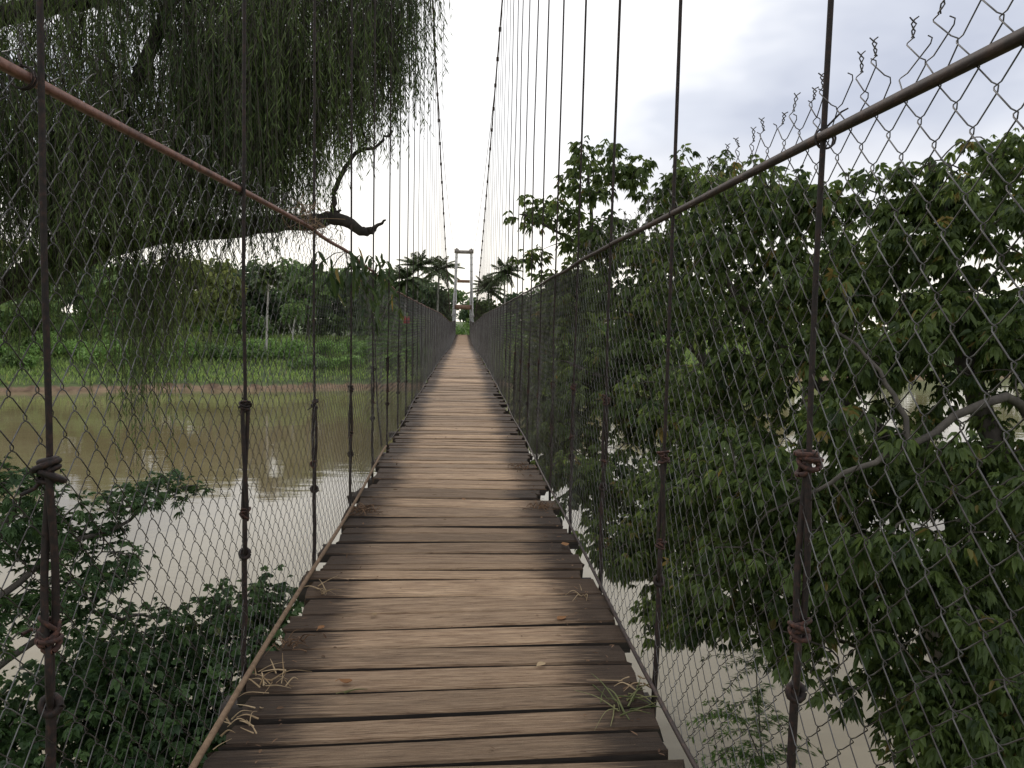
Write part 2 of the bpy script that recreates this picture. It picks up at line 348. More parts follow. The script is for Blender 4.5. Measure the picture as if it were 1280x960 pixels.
b = MB(); b.quads(*grid_mesh(np.linspace(-700, 700, 20), np.linspace(-60, 260, 20), lambda x, y: 0 * x + WATER)); o = b.build('river_water', M['water']); tag(o, kind='structure')

# ------------------------------------------------------------------ the bridge
YEND = 108.0
def deck_z(y): return np.interp(y, [0, 20, 35, 62, 90, 110], [0, 0, -0.06, -0.5, -0.45, -0.3])
bridge = thing('suspension_footbridge', 'long narrow suspension footbridge with worn wooden planks over the muddy river', 'bridge')
HALF = 0.86
# plank seams: near ones read off the photograph, the rest of the usual width
seam_px = [1010, 974, 939, 907, 873, 844, 817, 791.5, 772.7, 751, 729, 717, 708.7, 693.5, 681, 670, 661, 649, 635.5, 625, 618]
seams = [1.35, 1.6, 1.83, 2.06, 2.3, 2.53] + [float(CAMZ * F / (p - 400)) for p in seam_px]
seams = [0.25, 0.5, 0.73, 0.94, 1.13] + seams
while seams[-1] < YEND: seams.append(seams[-1] + random.choice([0.19, 0.2, 0.22, 0.23, 0.25, 0.28]))
def plank_mesh(i):
    r = np.random.default_rng(100 + i); K = 13
    xs = np.linspace(-HALF, HALF, K); c = 0.010; t = 0.065
    e1 = -0.5 + r.normal(0, 0.014, K).cumsum() * 0.5; e2 = 0.5 + r.normal(0, 0.014, K).cumsum() * 0.5
    e1 = np.clip(e1, -0.5, -0.455); e2 = np.clip(e2, 0.455, 0.5)
    warp = 0.004 * np.sin(xs * r.uniform(1.5, 3.5) + r.uniform(0, 6)); cup = r.uniform(-0.004, 0.002)
    wd = 0.23; v = []
    for k in range(K):
        y1, y2 = e1[k] * wd, e2[k] * wd; z = warp[k]
        for (yy, zz) in ((y1, -t), (y1, -c), (y1 + c, 0), ((y1 + y2) / 2, cup), (y2 - c, 0), (y2, -c), (y2, -t)):
            v.append((xs[k] + (r.normal(0, 0.01) if k in (0, K - 1) else 0), yy, zz + z))
    n = 7; f = []
    for k in range(K - 1):
        for j in range(n):
            a = k * n + j; bq = k * n + (j + 1) % n; f.append((a, a + n, bq + n, bq))
    for k in (0, (K - 1) * n):
        f += [(k, k + 1, k + 2, k + 3), (k, k + 3, k + 4, k + 6), (k + 4, k + 5, k + 6, k + 6)]
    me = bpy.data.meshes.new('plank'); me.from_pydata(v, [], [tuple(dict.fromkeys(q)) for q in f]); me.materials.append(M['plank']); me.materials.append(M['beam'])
    for q in range((K - 1) * n):          # sawn edges and undersides take the dark beam material, so gaps read black
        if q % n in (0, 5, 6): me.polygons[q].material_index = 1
    return me
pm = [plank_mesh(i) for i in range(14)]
far_planks = MB(); npl = 0
for i in range(len(seams) - 1):
    y0, y1 = seams[i], seams[i + 1]; ym = (y0 + y1) / 2; wd = y1 - y0
    gap = random.choice([0.018, 0.024, 0.03, 0.036, 0.043]); skew = R(3.2) * max(0, min(1, (7.5 - ym) / 3.5)) + random.gauss(0, R(0.16))
    if npl < 300:
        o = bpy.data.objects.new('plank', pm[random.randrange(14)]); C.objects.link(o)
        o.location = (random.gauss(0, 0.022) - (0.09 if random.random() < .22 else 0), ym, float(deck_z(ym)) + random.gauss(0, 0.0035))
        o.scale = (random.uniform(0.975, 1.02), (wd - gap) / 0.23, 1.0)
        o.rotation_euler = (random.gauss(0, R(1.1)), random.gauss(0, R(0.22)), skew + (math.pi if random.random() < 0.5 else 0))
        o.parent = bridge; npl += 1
    else:
        far_planks.box((random.gauss(0, .02), ym, float(deck_z(ym)) - 0.022 + random.gauss(0, .004)), (HALF * 2, wd - gap, 0.045))
o = far_planks.build('far_planks', M['plank'], bridge); tag(o, kind='stuff')

LH = [1.89 + 1.72 * k for k in range(62)]; LH = [y for y in LH if y < YEND - 1]
RH = [2.02 + 1.47 * k for k in range(73)]; RH = [y for y in RH if y < YEND - 1]
# transoms that stick out past the planks, and the two stringers the planks are nailed to
for k, y in enumerate([0.12] + LH):
    z = float(deck_z(y)); b = MB()
    x0, x1 = -0.95 - random.uniform(0, .07), 0.93
    b.box((0, 0, 0), (x1 - x0, 0.13, 0.12)); o = b.build('cross_beam', M['beam'], bridge); o.location = ((x0 + x1) / 2, y, z - 0.19)
    o.rotation_euler = (0, 0, random.gauss(0, 0.01))
for sx_ in (-0.6, 0.6):
    b = MB(); yy = np.linspace(-1.5, YEND + 1, 60)
    for a, c in zip(yy[:-1], yy[1:]):
        zm = (deck_z(a) + deck_z(c)) / 2; b.box((sx_, (a + c) / 2, zm - 0.099), (0.09, c - a - 0.002, 0.06))
    b.build('stringer', M['beam'], bridge)
# main cables
cy = [-4, 0, 10, 22.6, 37, 46, 56, 64, 70, 78, 90, 100, 111]; cz = [15.6, 14.6, 12.0, 8.7, 5.1, 3.1, 1.25, 0.45, 0.35, 0.95, 3.2, 5.9, 9.4]
cyy = np.linspace(-4, 111, 116); 
def cable_z(y): return CAMZ + np.interp(y, cy, cz)
cs = smooth_path(np.stack([np.zeros(13), cy, np.array(cz) + CAMZ], axis=1), 10)
def cable_z(y): return np.interp(y, cs[:, 1], cs[:, 2])
XW = 0.93
for s_ in (-1, 1):
    b = MB(); x = s_ * (XW + 0.0 * cs[:, 1]); x = s_ * np.interp(cs[:, 1], [0, 60, 111], [0.95, 0.93, 1.05])
    b.tube(np.stack([x, cs[:, 1], cs[:, 2]], axis=1), 0.024, 6); mc = b.build('main_cable', M['cable'], bridge, True)
    for y in (LH if s_ < 0 else RH):
        if 10 < y < 62:          # clamps that hold the hangers
            b = MB(); z = float(cable_z(y)); b.box((s_ * 0.94, y, z), (0.075, 0.10, 0.10)); b.box((s_ * 0.94, y, z - 0.085), (0.03, 0.06, 0.08)); b.build('clamp', M['cable'], mc)
    # thinner, tighter stay cable up to the head of the far tower
    b = MB(); p0 = np.array([s_ * 0.94, 27.0, cable_z(27.0)]); p1 = np.array([s_ * 1.0, 110.6, CAMZ + 9.2])
    tt = np.linspace(0, 1, 30)[:, None]; p = p0 + (p1 - p0) * tt; p[:, 2] -= 1.6 * (4 * tt * (1 - tt))[:, 0]
    b.tube(p, 0.011, 5); b.build('stay_cable', M['cable'], bridge, True)

def ring(b, c, r, t, ax1, ax2, n=12, sides=6, el=1.0):
    a = np.linspace(0, 2 * math.pi, n + 1); ax1 = np.array(ax1, float); ax2 = np.array(ax2, float)
    p = np.array(c) + r * (np.cos(a)[:, None] * ax1 + el * np.sin(a)[:, None] * ax2)
    b.tube(p, t, sides, ref=np.cross(ax1, ax2))
def knot(b, c, s):
    """wrapped wire / clamp lump: several small tilted turns"""
    for k in range(5):
        a = random.uniform(0, 6.28); tx = random.uniform(-0.9, 0.9)
        ring(b, np.array(c) + np.array([random.gauss(0, .004), random.gauss(0, .004), (k - 2) * 0.009 * s]), random.uniform(.013, .022) * s, random.uniform(.0045, .0062) * s,
             (math.cos(a), math.sin(a), tx), (-math.sin(a), math.cos(a), -tx * .5), 10, 6)
    d = unit(2) * 0.04 * s; b.tube([np.array(c), np.array(c) + d[0], np.array(c) + d[0] * 1.2 + d[1] * .5], 0.004 * s, 5)
def hanger(side, y, k):
    xb = side * (0.92 if side < 0 else 0.915); xt = side * 0.94
    zb = float(deck_z(y)) - 0.16; zt = float(cable_z(y))
    near = y < 17
    h1 = zb + random.uniform(1.15, 1.3); h2 = h1 - random.uniform(0.36, 0.44); h3 = h2 - random.uniform(0.14, 0.18)
    if k == 0 and side < 0: h1, h2, h3 = 1.24, 0.86, 0.70
    if k == 0 and side > 0: h1, h2, h3 = 1.255, 0.815, 0.66
    if k == 1 and side < 0: h1, h2, h3 = 1.205, 0.73, 0.56
    lean = 0.017 if (k == 0 and side < 0) else (0.007 if (k == 1 and side < 0) else 0.0)
    def X(z): return xb + (xt - xb) * np.clip((z - zb) / 12.0, 0, 1) + lean * np.clip(z, 0, 3) - lean * np.clip((z - 3) / 3.5, 0, 3)
    b = MB(); wob = 0.006
    rr = 0.008
    zz = np.concatenate([np.linspace(zt, h1 + 0.5, 6), [h1 + 0.12, h1 - 0.03]])
    b.tube(np.stack([X(zz) + rng.normal(0, wob, 8) * (zz < zt - .1) * (zz > h1 + .2), np.full(8, y) + rng.normal(0, wob, 8), zz], axis=1), rr, 6 if near else 4)
    if not near:
        zz = np.linspace(h1, zb, 4); b.tube(np.stack([X(zz), np.full(4, y), zz], axis=1), rr * 1.5, 4)
    o = b.build('hanger', M['rust'], bridge, True)
    if near:
        # doubled, loosely twisted rods between the two knots
        b = MB(); zz = np.linspace(h1 + 0.02, h2 - 0.02, 9); a = np.linspace(0, 2.6, 9) + random.uniform(0, 6)
        for ph in (0, math.pi):
            b.tube(np.stack([X(zz) + 0.011 * np.cos(a + ph), y + 0.013 * np.sin(a + ph), zz], axis=1), 0.0095, 6)
        b.build('twisted_rods', M['rust'], o, True)
        b = MB(); knot(b, (X(h1), y, h1), 1.25 if k == 0 else 1.0); b.build('knot', M['rust'] if side < 0 else M['knot'], o, True)
        b = MB(); knot(b, (X(h2), y, h2), 1.2 if k == 0 else 0.9); b.build('knot', M['knot'], o, True)
        b = MB(); ring(b, (X(h3), y, (h2 + h3) / 2 - 0.01), 0.026, 0.0085, (0.35 * side, 0.93, 0), (0, 0, 1), 16, 6, (h2 - h3) / 2 / 0.026 + .1); b.build('eye_loop', M['rust'], o, True)
        zz = np.linspace(h3, zb, 6); b = MB(); b.tube(np.stack([X(zz) + rng.normal(0, .003, 6), y + rng.normal(0, .004, 6), zz], axis=1), 0.0125, 6)
        ring(b, (X(h3), y, h3 - 0.012), 0.02, 0.010, (1, 0, 0), (0, 0.3, 1), 10, 6); b.build('lower_rod', M['rust'], o, True)
for k, y in enumerate(LH): hanger(-1, y, k)
for k, y in enumerate(RH): hanger(1, y, k)

# ------------------------------------------------------------------ chain-link fences
def rail_z(side, y):
    if side < 0: return np.interp(y, [0, 1.7, 3, 5.15, 7.6, 12.4, 21, 200], [2.10, 2.11, 2.13, 2.16, 2.13, 1.99, 1.94, 1.94]) + deck_z(y)
    return np.interp(y, [0, 1.2, 3, 5.2, 8.7, 21, 200], [2.075, 2.075, 2.075, 2.08, 2.04, 1.94, 1.92]) + deck_z(y)
def fence_x(side, t):            # t: 0 at the deck, 1 at the rail
    return side * (0.90 + (0.03 if side > 0 else 0.05) * t)
CELL = 0.0575       # half a diamond: neighbouring wires bend in opposite phase and hook into each other
def fence(side, label):
    root = thing('chain_link_fence', label, 'fence', (side * 0.9, 0.6, 0), 'chain link fences along the deck')
    y0 = 0.55
    ww = lambda y, z, a: np.sin(y * 1.9 + z * 2.3 + a) * 0.5 + np.sin(y * 4.3 - z * 1.7 + 2 * a) * 0.3 + np.sin(y * 0.7 + a * 3) * 0.5
    def wires(ya, yb, near, cell=CELL):
        b = MB(); yc = np.arange(ya, yb, cell); W = len(yc); alt = np.where(np.arange(W) % 2 == 0, 1.0, -1.0)[:, None]
        rows = 39 if near else 37
        if near:
            # each bend gets a hook: approach, tip, leave
            k = np.repeat(np.arange(rows), 3); sub = np.tile([-1, 0, 1], rows)
        else:
            k = np.arange(rows); sub = np.zeros(rows)
        sgn = np.where(k % 2 == 0, -1.0, 1.0)
        zt = rail_z(side, yc)[:, None]; zb = deck_z(yc)[:, None] + 0.01
        hstep = (zt - zb) / 36.0
        z = zb + k[None, :] * hstep + sub[None, :] * (0.0075 if near else 0)
        amp_ = cell / 2 + (np.where(sub == 0, 0.006, -0.004) if near else 0.001)
        yy = yc[:, None] + alt * (sgn * amp_)[None, :]
        t = (z - zb) / (zt - zb)
        off = 0.006 * sub * sgn if near else 0 * sub
        x = fence_x(side, np.clip(t, 0, 1)) + off[None, :] * alt
        a = 1.0 if side < 0 else 4.0
        amp = np.clip(1.3 - 0.05 * yy, 0.35, 1)
        yd = yy + 0.022 * amp * ww(yy, z, a); zd = z + 0.020 * amp * ww(yy + 3, z, a + 1) * np.sin(np.pi * np.clip(t, 0, 1)); xd = x + 0.022 * amp * ww(yy, z * 0.6, a + 2) * np.sin(np.pi * np.clip(t * .97 + .03, 0, 1))
        if near:                 # the top two rows stand loose above the rail, bent about
            loose = np.clip((t - 1.0) / 0.06, 0, 1.3)
            jit = rng.normal(0, 1, (W, 1)); j2 = rng.normal(0, 1, (W, 1))
            q = 1.0 if side < 0 else np.clip((yc[:, None] - 2.2) / 1.2, 0.0, 1.0)
            yd = yd + loose * (0.020 * jit) * (0.35 + q); xd = xd + loose * 0.016 * j2; 
            zd = np.where(t > 1.0, zt + (zd - zt) * np.clip(1 - 0.45 * np.abs(j2) * q, 0.15, 1), zd)
        P = np.stack([xd, yd, zd], axis=-1)
        b.tubes(P, 0.0015 if near else (0.0021 if ya < 40 else 0.0035), 4 if near else 3, ref=(1, 0, 0))
        if near:                 # twisted barbed ends
            P = P[(0 if alt[0, 0] * sgn[-1] > 0 else 1)::2]; W = len(P); e = P[:, -1]; n = 7; tt = np.linspace(0, 1, n)
            lean = np.stack([rng.normal(0, .008, W), rng.normal(0.0, .010, W), 0.038 + rng.normal(0, .006, W)], axis=1)
            for ph in (0, math.pi):
                tw = np.stack([np.cos(tt * 9 + ph), np.sin(tt * 9 + ph), 0 * tt], axis=1) * 0.0032 * (1 + 1.6 * tt[:, None] ** 3)
                b.tubes(e[:, None, :] + lean[:, None, :] * tt[None, :, None] + tw[None], 0.0017, 4, ref=(1, 0, 0))
        return b
    for (ya, yb, nr, cell) in ((y0, 6.8, True, CELL), (6.8 + CELL, 45.0, False, CELL), (45.1, YEND - .5, False, .14)):
        o = wires(ya, yb, nr, cell).build('wire_mesh', M['wire']); tag(o, kind='stuff'); adopt(root, o)
    # top rail: a flat rusty bar, pieced together
    breaks = [0.5, 5.1, 8.6, 13.5, 19, 26, 40, 60, 85, YEND - 0.5] if side < 0 else [0.5, 3.0, 5.2, 8.7, 14, 21, 40, 60, 85, YEND - 0.5]
    mat = M['rust_red'] if side < 0 else M['rust_dark']
    for a, c in zip(breaks[:-1], breaks[1:]):
        n = 12; yy = np.linspace(a - 0.06, c + 0.06, n)
        p = np.stack([fence_x(side, 1) - side * 0.012 + 0.004 * np.sin(yy * 2), yy, rail_z(side, yy) + 0.006 * np.sin(yy * 3.1 + side) * (yy > 5)], axis=1)
        b = MB(); r_ = 0.0135 if a < 8 else 0.012
        b.tube(p, [r_] * n, 4, ref=(0, 0, 1)); adopt(root, b.build('top_rail', mat))
    # bottom line along the plank ends: bamboo-like rope at the left, thin dark cable at the right
    yy = np.linspace(0.3, YEND - 0.5, 200); b = MB()
    if side < 0:
        n1 = yy < 10.2
        p = np.stack([-0.875 + 0.012 * np.sin(yy * 1.1), yy, deck_z(yy) + 0.035 + 0.012 * np.sin(yy * 0.9)], axis=1)
        b.tube(smooth_path(p[n1], 3), 0.0125, 6); adopt(root, b.build('bottom_rope', M['rope'], smooth=True))
        b = MB(); b.tube(p[~n1], 0.008, 5); adopt(root, b.build('bottom_cable', M['rust_dark'], smooth=True))
    else:
        p = np.stack([0.885 + 0.008 * np.sin(yy * 1.3), yy, deck_z(yy) + 0.028 + 0.008 * np.sin(yy * 0.8)], axis=1)
        b.tube(p, 0.0095, 6); adopt(root, b.build('bottom_cable', M['rust_dark'], smooth=True))
    # a few tie wires round the rail
    for y in (LH[:8] if side < 0 else RH[:8]):
        b = MB(); c = np.array([fence_x(side, 1), y + random.uniform(-.02, .02), float(rail_z(side, y))])
        for k in range(2): ring(b, c + np.array([0, k * 0.008, 0]), 0.026, 0.0028, (1, 0.2 * k, 0), (0, 0.1, 1), 12, 4)
        d = np.array([random.gauss(0, .03), random.gauss(0, .05), random.uniform(-.02, .06)]); b.tube([c + [0, 0, .026], c + [0, 0, .03] + d * .6, c + d + [0, .02, .02]], 0.0026, 4)
        adopt(root, b.build('tie_wire', M['rust']))
    return root
fence(-1, 'chain link fence with red rusted top rail and tan rope, on the willow side')
fence(1, 'chain link fence with dark brown top rail, before the broad leaved trees')

# ------------------------------------------------------------------ far tower
tw = thing('bridge_tower', 'white two legged bridge tower with brown crossbeams at the far bank', 'tower', (0, 110.6, -1.4))
for s_ in (-1, 1):
    b = MB()
    for (a, c, wd) in ((-1.6, 5.2, 0.56), (5.2, CAMZ + 9.1, 0.40)):
        xa = s_ * np.interp(a, [-1.6, 10.7], [1.25, 0.98]); xc = s_ * np.interp(c, [-1.6, 10.7], [1.25, 0.98])
        b.tube([(xa, 110.6, a), (xc, 110.6, c)], [wd * .68, wd * .6], 4)
        for z in np.arange(a + .3, c - .2, 0.9):
            xx = s_ * np.interp(z, [-1.6, 10.7], [1.25, 0.98]); b.box((xx, 110.6, z), (wd * 1.04, wd * 1.04, 0.10))
    adopt(tw, b.build('leg', M['white_paint']))
    b = MB(); b.box((s_ * 0.98, 110.6, CAMZ + 9.2), (0.6, 0.7, 0.5)); b.box((s_ * 0.98, 110.6, CAMZ + 9.5), (0.26, 0.7, 0.14)); adopt(tw, b.build('cable_saddle', M['grey_steel']))
for z, h, m in ((CAMZ + 9.1, 0.42, 'grey_steel'), (CAMZ + 5.2, 0.36, 'brown_steel'), (CAMZ + 1.75, 0.6, 'brown_steel')):
    b = MB(); b.box((0, 110.35, z), (2.3 if z < 6 else 1.7, 0.12, h)); b.box((0, 110.75, z), (2.3 if z < 6 else 1.7, 0.12, h)); adopt(tw, b.build('crossbeam', M[m]))

# ------------------------------------------------------------------ vegetation
def tube_tree(b, path, r0, r1, sides=7, jitter=0.0):
    p = smooth_path(path, 5)
    if jitter: p[1:-1] += rng.normal(0, jitter, p[1:-1].shape)
    b.tube(p, np.linspace(r0, r1, len(p)), sides); return p
def in_blobs(blobs, n, shell=0.5):
    """random points in a union of ellipsoids (cx,cy,cz,rx,ry,rz), weighted by volume, biased outwards"""
    bl = np.array(blobs, float); vol = bl[:, 3] * bl[:, 4] * bl[:, 5]
    i = rng.choice(len(bl), n, p=vol ** .62 / (vol ** .62).sum()); r = rng.uniform(0, 1, n) ** (shell)
    return bl[i, :3] + unit(n) * r[:, None] * bl[i, 3:6]
def colonise(b, skel, pts, r0=0.022, r1=0.006, sides=4, sag=0.12):
    """grow a twig from the nearest point of the growing skeleton to every point"""
    sk = np.array(skel); root = sk.copy()
    d0 = np.min(np.linalg.norm(pts[:, None] - sk[None], axis=2), axis=1); order = np.argsort(d0); dirs = np.zeros_like(pts)
    P = []; Rr = []
    for i in order:
        d = np.linalg.norm(sk - pts[i], axis=1); j = np.argmin(d); a = sk[j]; c = pts[i]; L_ = d[j]
        t = np.linspace(0, 1, 6)[:, None]
        mid = rng.normal(0, 0.10 * L_, 3) + np.array([0, 0, sag * L_])
        p = a + (c - a) * t + mid * (4 * t * (1 - t)); P.append(p)
        rr = np.clip(r0 * (0.35 + 0.4 * L_), r1, r0 * 1.5); Rr.append(np.linspace(rr, r1, 6))
        sk = np.concatenate([sk, p[2:]]); dirs[i] = (c - p[3]) / (np.linalg.norm(c - p[3]) + 1e-9)
    b.tubes(np.array(P), np.array(Rr), sides); return dirs
def palmate(b, nodes, dirs, per, spread, ll, lw, nl=6, droop=0.35, hang=0.35):
    """round every node: leaves of several leaflets fanning from one stalk"""
    n = len(nodes); c = np.repeat(nodes, per, axis=0); m = len(c)
    off = unit(m) * (rng.uniform(0, 1, (m, 1)) ** 0.6) * spread; off[:, 2] *= 0.7
    c = c + off + np.repeat(dirs, per, axis=0) * spread * 0.3
    ax = off / (np.linalg.norm(off, axis=1, keepdims=True) + 1e-9) + unit(m) * 0.5; ax[:, 2] += 0.15
    ax /= np.linalg.norm(ax, axis=1, keepdims=True)
    up = np.tile([[0, 0, 1.0]], (m, 1)); up = up + rng.normal(0, .25, (m, 3))
    sd = np.cross(ax, up); sd /= np.linalg.norm(sd, axis=1, keepdims=True) + 1e-9
    tone = rng.uniform(0, 1, m); nt_ = np.repeat(rng.uniform(-.18, .18, n), per); size = rng.uniform(0.5, 1.25, m)
    for k in range(nl):
        a = (k - (nl - 1) / 2) / ((nl - 1) / 2) * 1.35 if nl > 1 else 0
        d = ax * math.cos(a) + sd * math.sin(a); d[:, 2] -= hang; d += rng.normal(0, .10, (m, 3))
        nrm = np.cross(sd, ax) + rng.normal(0, .3, (m, 3))
        l = ll * size * (1 - 0.3 * abs(a) / 1.35) * rng.uniform(0.85, 1.1, m)
        keep = rng.uniform(0, 1, m) > 0.08
        b.leaves(c[keep], d[keep], nrm[keep], l[keep], (lw * size)[keep], np.clip(tone * .75 + nt_ + rng.uniform(0, .25, m), 0, .999)[keep], 0.22, droop)
def tree(name, label, cat, base, limbs, blobs, nodes, per, spread, ll, lw, leaf, bark, nl=6, group=None, droop=.35, hang=.35, twig=.022, shell=.5, keepf=None):
    root = thing(name, label, cat, tuple(base), group); tb = MB(); sk = []
    for (path, r0, r1) in limbs: sk.append(tube_tree(tb, path, r0, r1, 8, 0.015))
    sk = np.concatenate(sk); pts = in_blobs(blobs, nodes, shell)
    if keepf is not None: pts = pts[keepf(pts)]
    br = MB(); dirs = colonise(br, sk[len(sk) // 8:], pts, twig)
    t_ = tb.build('trunk', bark, None, True); q = br.build('branches', bark, None, True); tag(q, kind='stuff'); adopt(root, t_); adopt(root, q)
    cb = MB(); palmate(cb, pts, dirs, per, spread, ll, lw, nl, droop, hang); adopt(root, cb.build('crown', leaf))
    return root
def gz(x, y): return float(ground_z(x, y))
A = at_depth
clear = lambda p: ~((np.abs(p[:, 0]) < 1.35) & (p[:, 2] < 2.7))
# --- right: near broad-leaved tree
bx, by = 7.6, 8.6; bz = gz(bx, by) - 0.1
tree('broadleaf_tree', 'large broad leaved tree with grey limbs right beside the dark railed fence', 'tree', (bx, by, bz),
     [([(bx, by, bz), (7.2, 8.5, -3.5), (6.6, 8.3, -1.8), (6.1, 8.2, -0.3)], .26, .17),
      ([(6.1, 8.2, -0.3), (5.6, 8.6, 1.0), (5.4, 8.8, 2.4), (5.0, 8.6, 3.4)], .15, .04),
      ([(6.4, 8.25, -1.2), A(1280, 505, 7.2), A(1140, 556, 7.0), A(1060, 592, 6.9), A(960, 640, 7.2)], .055, .010),
      ([(6.1, 8.2, -0.3), (4.8, 9.2, 0.5), (3.6, 9.6, 1.6), (2.9, 9.8, 2.6)], .11, .03),
      ([(6.1, 8.2, -0.3), (7.0, 7.6, 1.2), (7.6, 7.2, 2.6)], .12, .03),
      ([(6.9, 8.4, -2.6), (5.4, 8.6, -2.2), (4.2, 8.8, -1.9)], .08, .02),
      ([A(1140, 556, 7.0), A(1110, 480, 7.3), A(1040, 400, 7.6)], .03, .012)],
     [(*A(1210, 270, 8.6), 1.0, 1.0, .62), (*A(1120, 320, 8.8), .8, .9, .55), (*A(935, 265, 9.8), .85, .9, .52), (*A(870, 330, 9.8), .7, .9, .6), (*A(1000, 360, 9.4), 1.1, 1.1, .7), (*A(1130, 440, 8.4), 1.2, 1.1, .75), (*A(950, 470, 9.4), 1.1, 1.1, .8),
      (*A(1260, 400, 8.2), 1.1, 1.1, .9), (*A(900, 580, 9.4), .8, 1.0, .6), (*A(1050, 600, 8.6), 1.0, 1.0, .62), (*A(1210, 580, 8.2), 1.0, 1.0, .62), (*A(1000, 700, 8.4), .75, .8, .42), (*A(1150, 740, 8.0), .85, .8, .55), (*A(1270, 760, 7.8), .85, .9, .65), (*A(1240, 880, 7.6), .75, .7, .5), (*A(880, 700, 9.0), .45, .6, .3), (*A(1110, 850, 8.0), .4, .5, .25), (*A(1060, 700, 8.2), .8, .7, .5), (*A(1190, 820, 7.5), .75, .6, .5), (*A(1265, 935, 7.0), .7, .6, .6), (*A(1160, 880, 6.7), .4, .5, .35), (*A(870, 780, 8.5), .35, .5, .22), (*A(985, 790, 7.4), .35, .4, .22), (*A(1030, 850, 7.2), .22, .3, .14), (*A(1180, 940, 6.4), .4, .4, .3), (*A(1270, 900, 6.2), .5, .5, .5), (*A(1060, 780, 7.1), .45, .5, .3), (*A(940, 760, 7.9), .4, .5, .25), (*A(840, 770, 9.2), .4, .6, .3), (*A(1100, 250, 9), .35, .5, .25), (*A(910, 690, 7.9), .55, .6, .42), (*A(1000, 690, 7.3), .6, .6, .42), (*A(1110, 700, 6.9), .65, .6, .5), (*A(1210, 790, 6.6), .6, .6, .55), (*A(1215, 910, 6.3), .5, .5, .45), (*A(950, 590, 7.8), .7, .7, .45), (*A(860, 620, 8.8), .6, .7, .45), (*A(1100, 560, 7.4), .8, .6, .45), (*A(850, 500, 9.4), .6, .8, .6), (*A(1260, 650, 6.8), .5, .6, .6), (*A(1220, 700, 7.6), .9, .7, .6), (*A(1170, 900, 7.2), .45, .5, .4), (*A(1090, 780, 7.8), .5, .5, .35), (*A(990, 790, 8.4), .35, .5, .25), (*A(960, 640, 9.0), .8, .8, .45), (*A(1250, 220, 8.6), .7, .8, .45), (*A(1150, 235, 8.7), .35, .5, .3), (*A(1000, 250, 9.5), .4, .5, .35), (*A(900, 760, 8.6), .4, .5, .25), (7.4, 7.8, 1.4, 1.5, 1.5, 1.9)],
     1380, 16, 0.21, 0.124, 0.046, M['broad'], M['bark_grey'], 5, 'broad leaved trees by the bridge', keepf=clear, hang=.75, droop=.4)
# --- right: the tree beyond it that leans out over the river
bx, by = 9.6, 14.2; bz = gz(bx, by) - 0.1
tree('broadleaf_tree', 'broad leaved tree leaning over the river with a spiky crown against the sky', 'tree', (bx, by, bz),
     [([(bx, by, bz), (8.6, 14.3, -3.6), (7.0, 14.6, -1.8), (5.4, 15.0, -0.2)], .28, .16),
      ([(5.4, 15, -.2), (4.4, 15.6, 1.3), A(790, 400, 16), A(745, 320, 16.3), A(735, 215, 16.5)], .12, .025),
      ([A(790, 400, 16), A(850, 310, 15.6), A(880, 220, 15.4)], .06, .02),
      ([A(745, 320, 16.3), A(690, 285, 16.6), A(650, 268, 16.8)], .045, .012),
      ([(7.0, 14.6, -1.8), (5.2, 14.0, -1.6), (3.6, 13.6, -1.3), (2.2, 13.6, -1.0)], .11, .025),
      ([(5.4, 15, -.2), (3.9, 14.6, 0.3), (2.6, 14.4, 0.6), (1.9, 14.6, 0.9)], .10, .02),
      ([(6.4, 14.7, -1.2), (6.6, 15.2, 1.4), (6.4, 15.4, 3.2)], .12, .03)],
     [(*A(750, 300, 16.4), 1.0, 1.1, 0.5), (*A(742, 215, 16.5), 0.62, .7, 0.62), (*A(785, 215, 16.3), .5, .5, .3), (*A(685, 268, 16.7), 0.75, .7, 0.26), (*A(670, 315, 16.9), .4, .5, .14), (*A(870, 230, 15.5), .9, 1.1, 0.6), (*A(830, 300, 15.5), .9, 1.2, 0.5), (*A(800, 390, 15.6), 1.8, 1.5, 0.7),
      (*A(700, 400, 18), 1.1, 1.6, 0.75), (*A(670, 470, 19), .7, 2.2, 0.9), (*A(700, 350, 17), .8, 1, .3), (*A(790, 320, 16), .9, 1, .5), (*A(840, 250, 15.6), .6, .8, .4), (*A(800, 450, 15), 1.2, 1.2, .6), (*A(690, 460, 17), .8, 1.5, .6), (*A(735, 590, 12.5), .7, 1.5, .5), (*A(775, 670, 11.2), .55, 1.0, .5), (*A(850, 740, 10.6), .6, .8, .35), (*A(880, 620, 11), .9, 1.0, .6), (*A(690, 510, 17), .7, 2, .8), (*A(760, 480, 14.8), 1.4, 1.4, 0.8), (*A(700, 550, 15), 0.8, 2.0, 0.62), (*A(850, 520, 13.6), 1.4, 1.3, 0.9), (*A(770, 620, 12.8), 0.7, 1.2, 0.5), (*A(830, 680, 12.2), .8, 1.0, 0.5), (*A(930, 660, 12), 1.2, 1.1, 0.8), (6.4, 15.0, 2.4, 2.2, 1.6, 1.6)],
     1000, 15, 0.27, 0.158, 0.056, M['broad'], M['bark_grey'], 5, 'broad leaved trees by the bridge', keepf=clear, hang=.75, droop=.4)

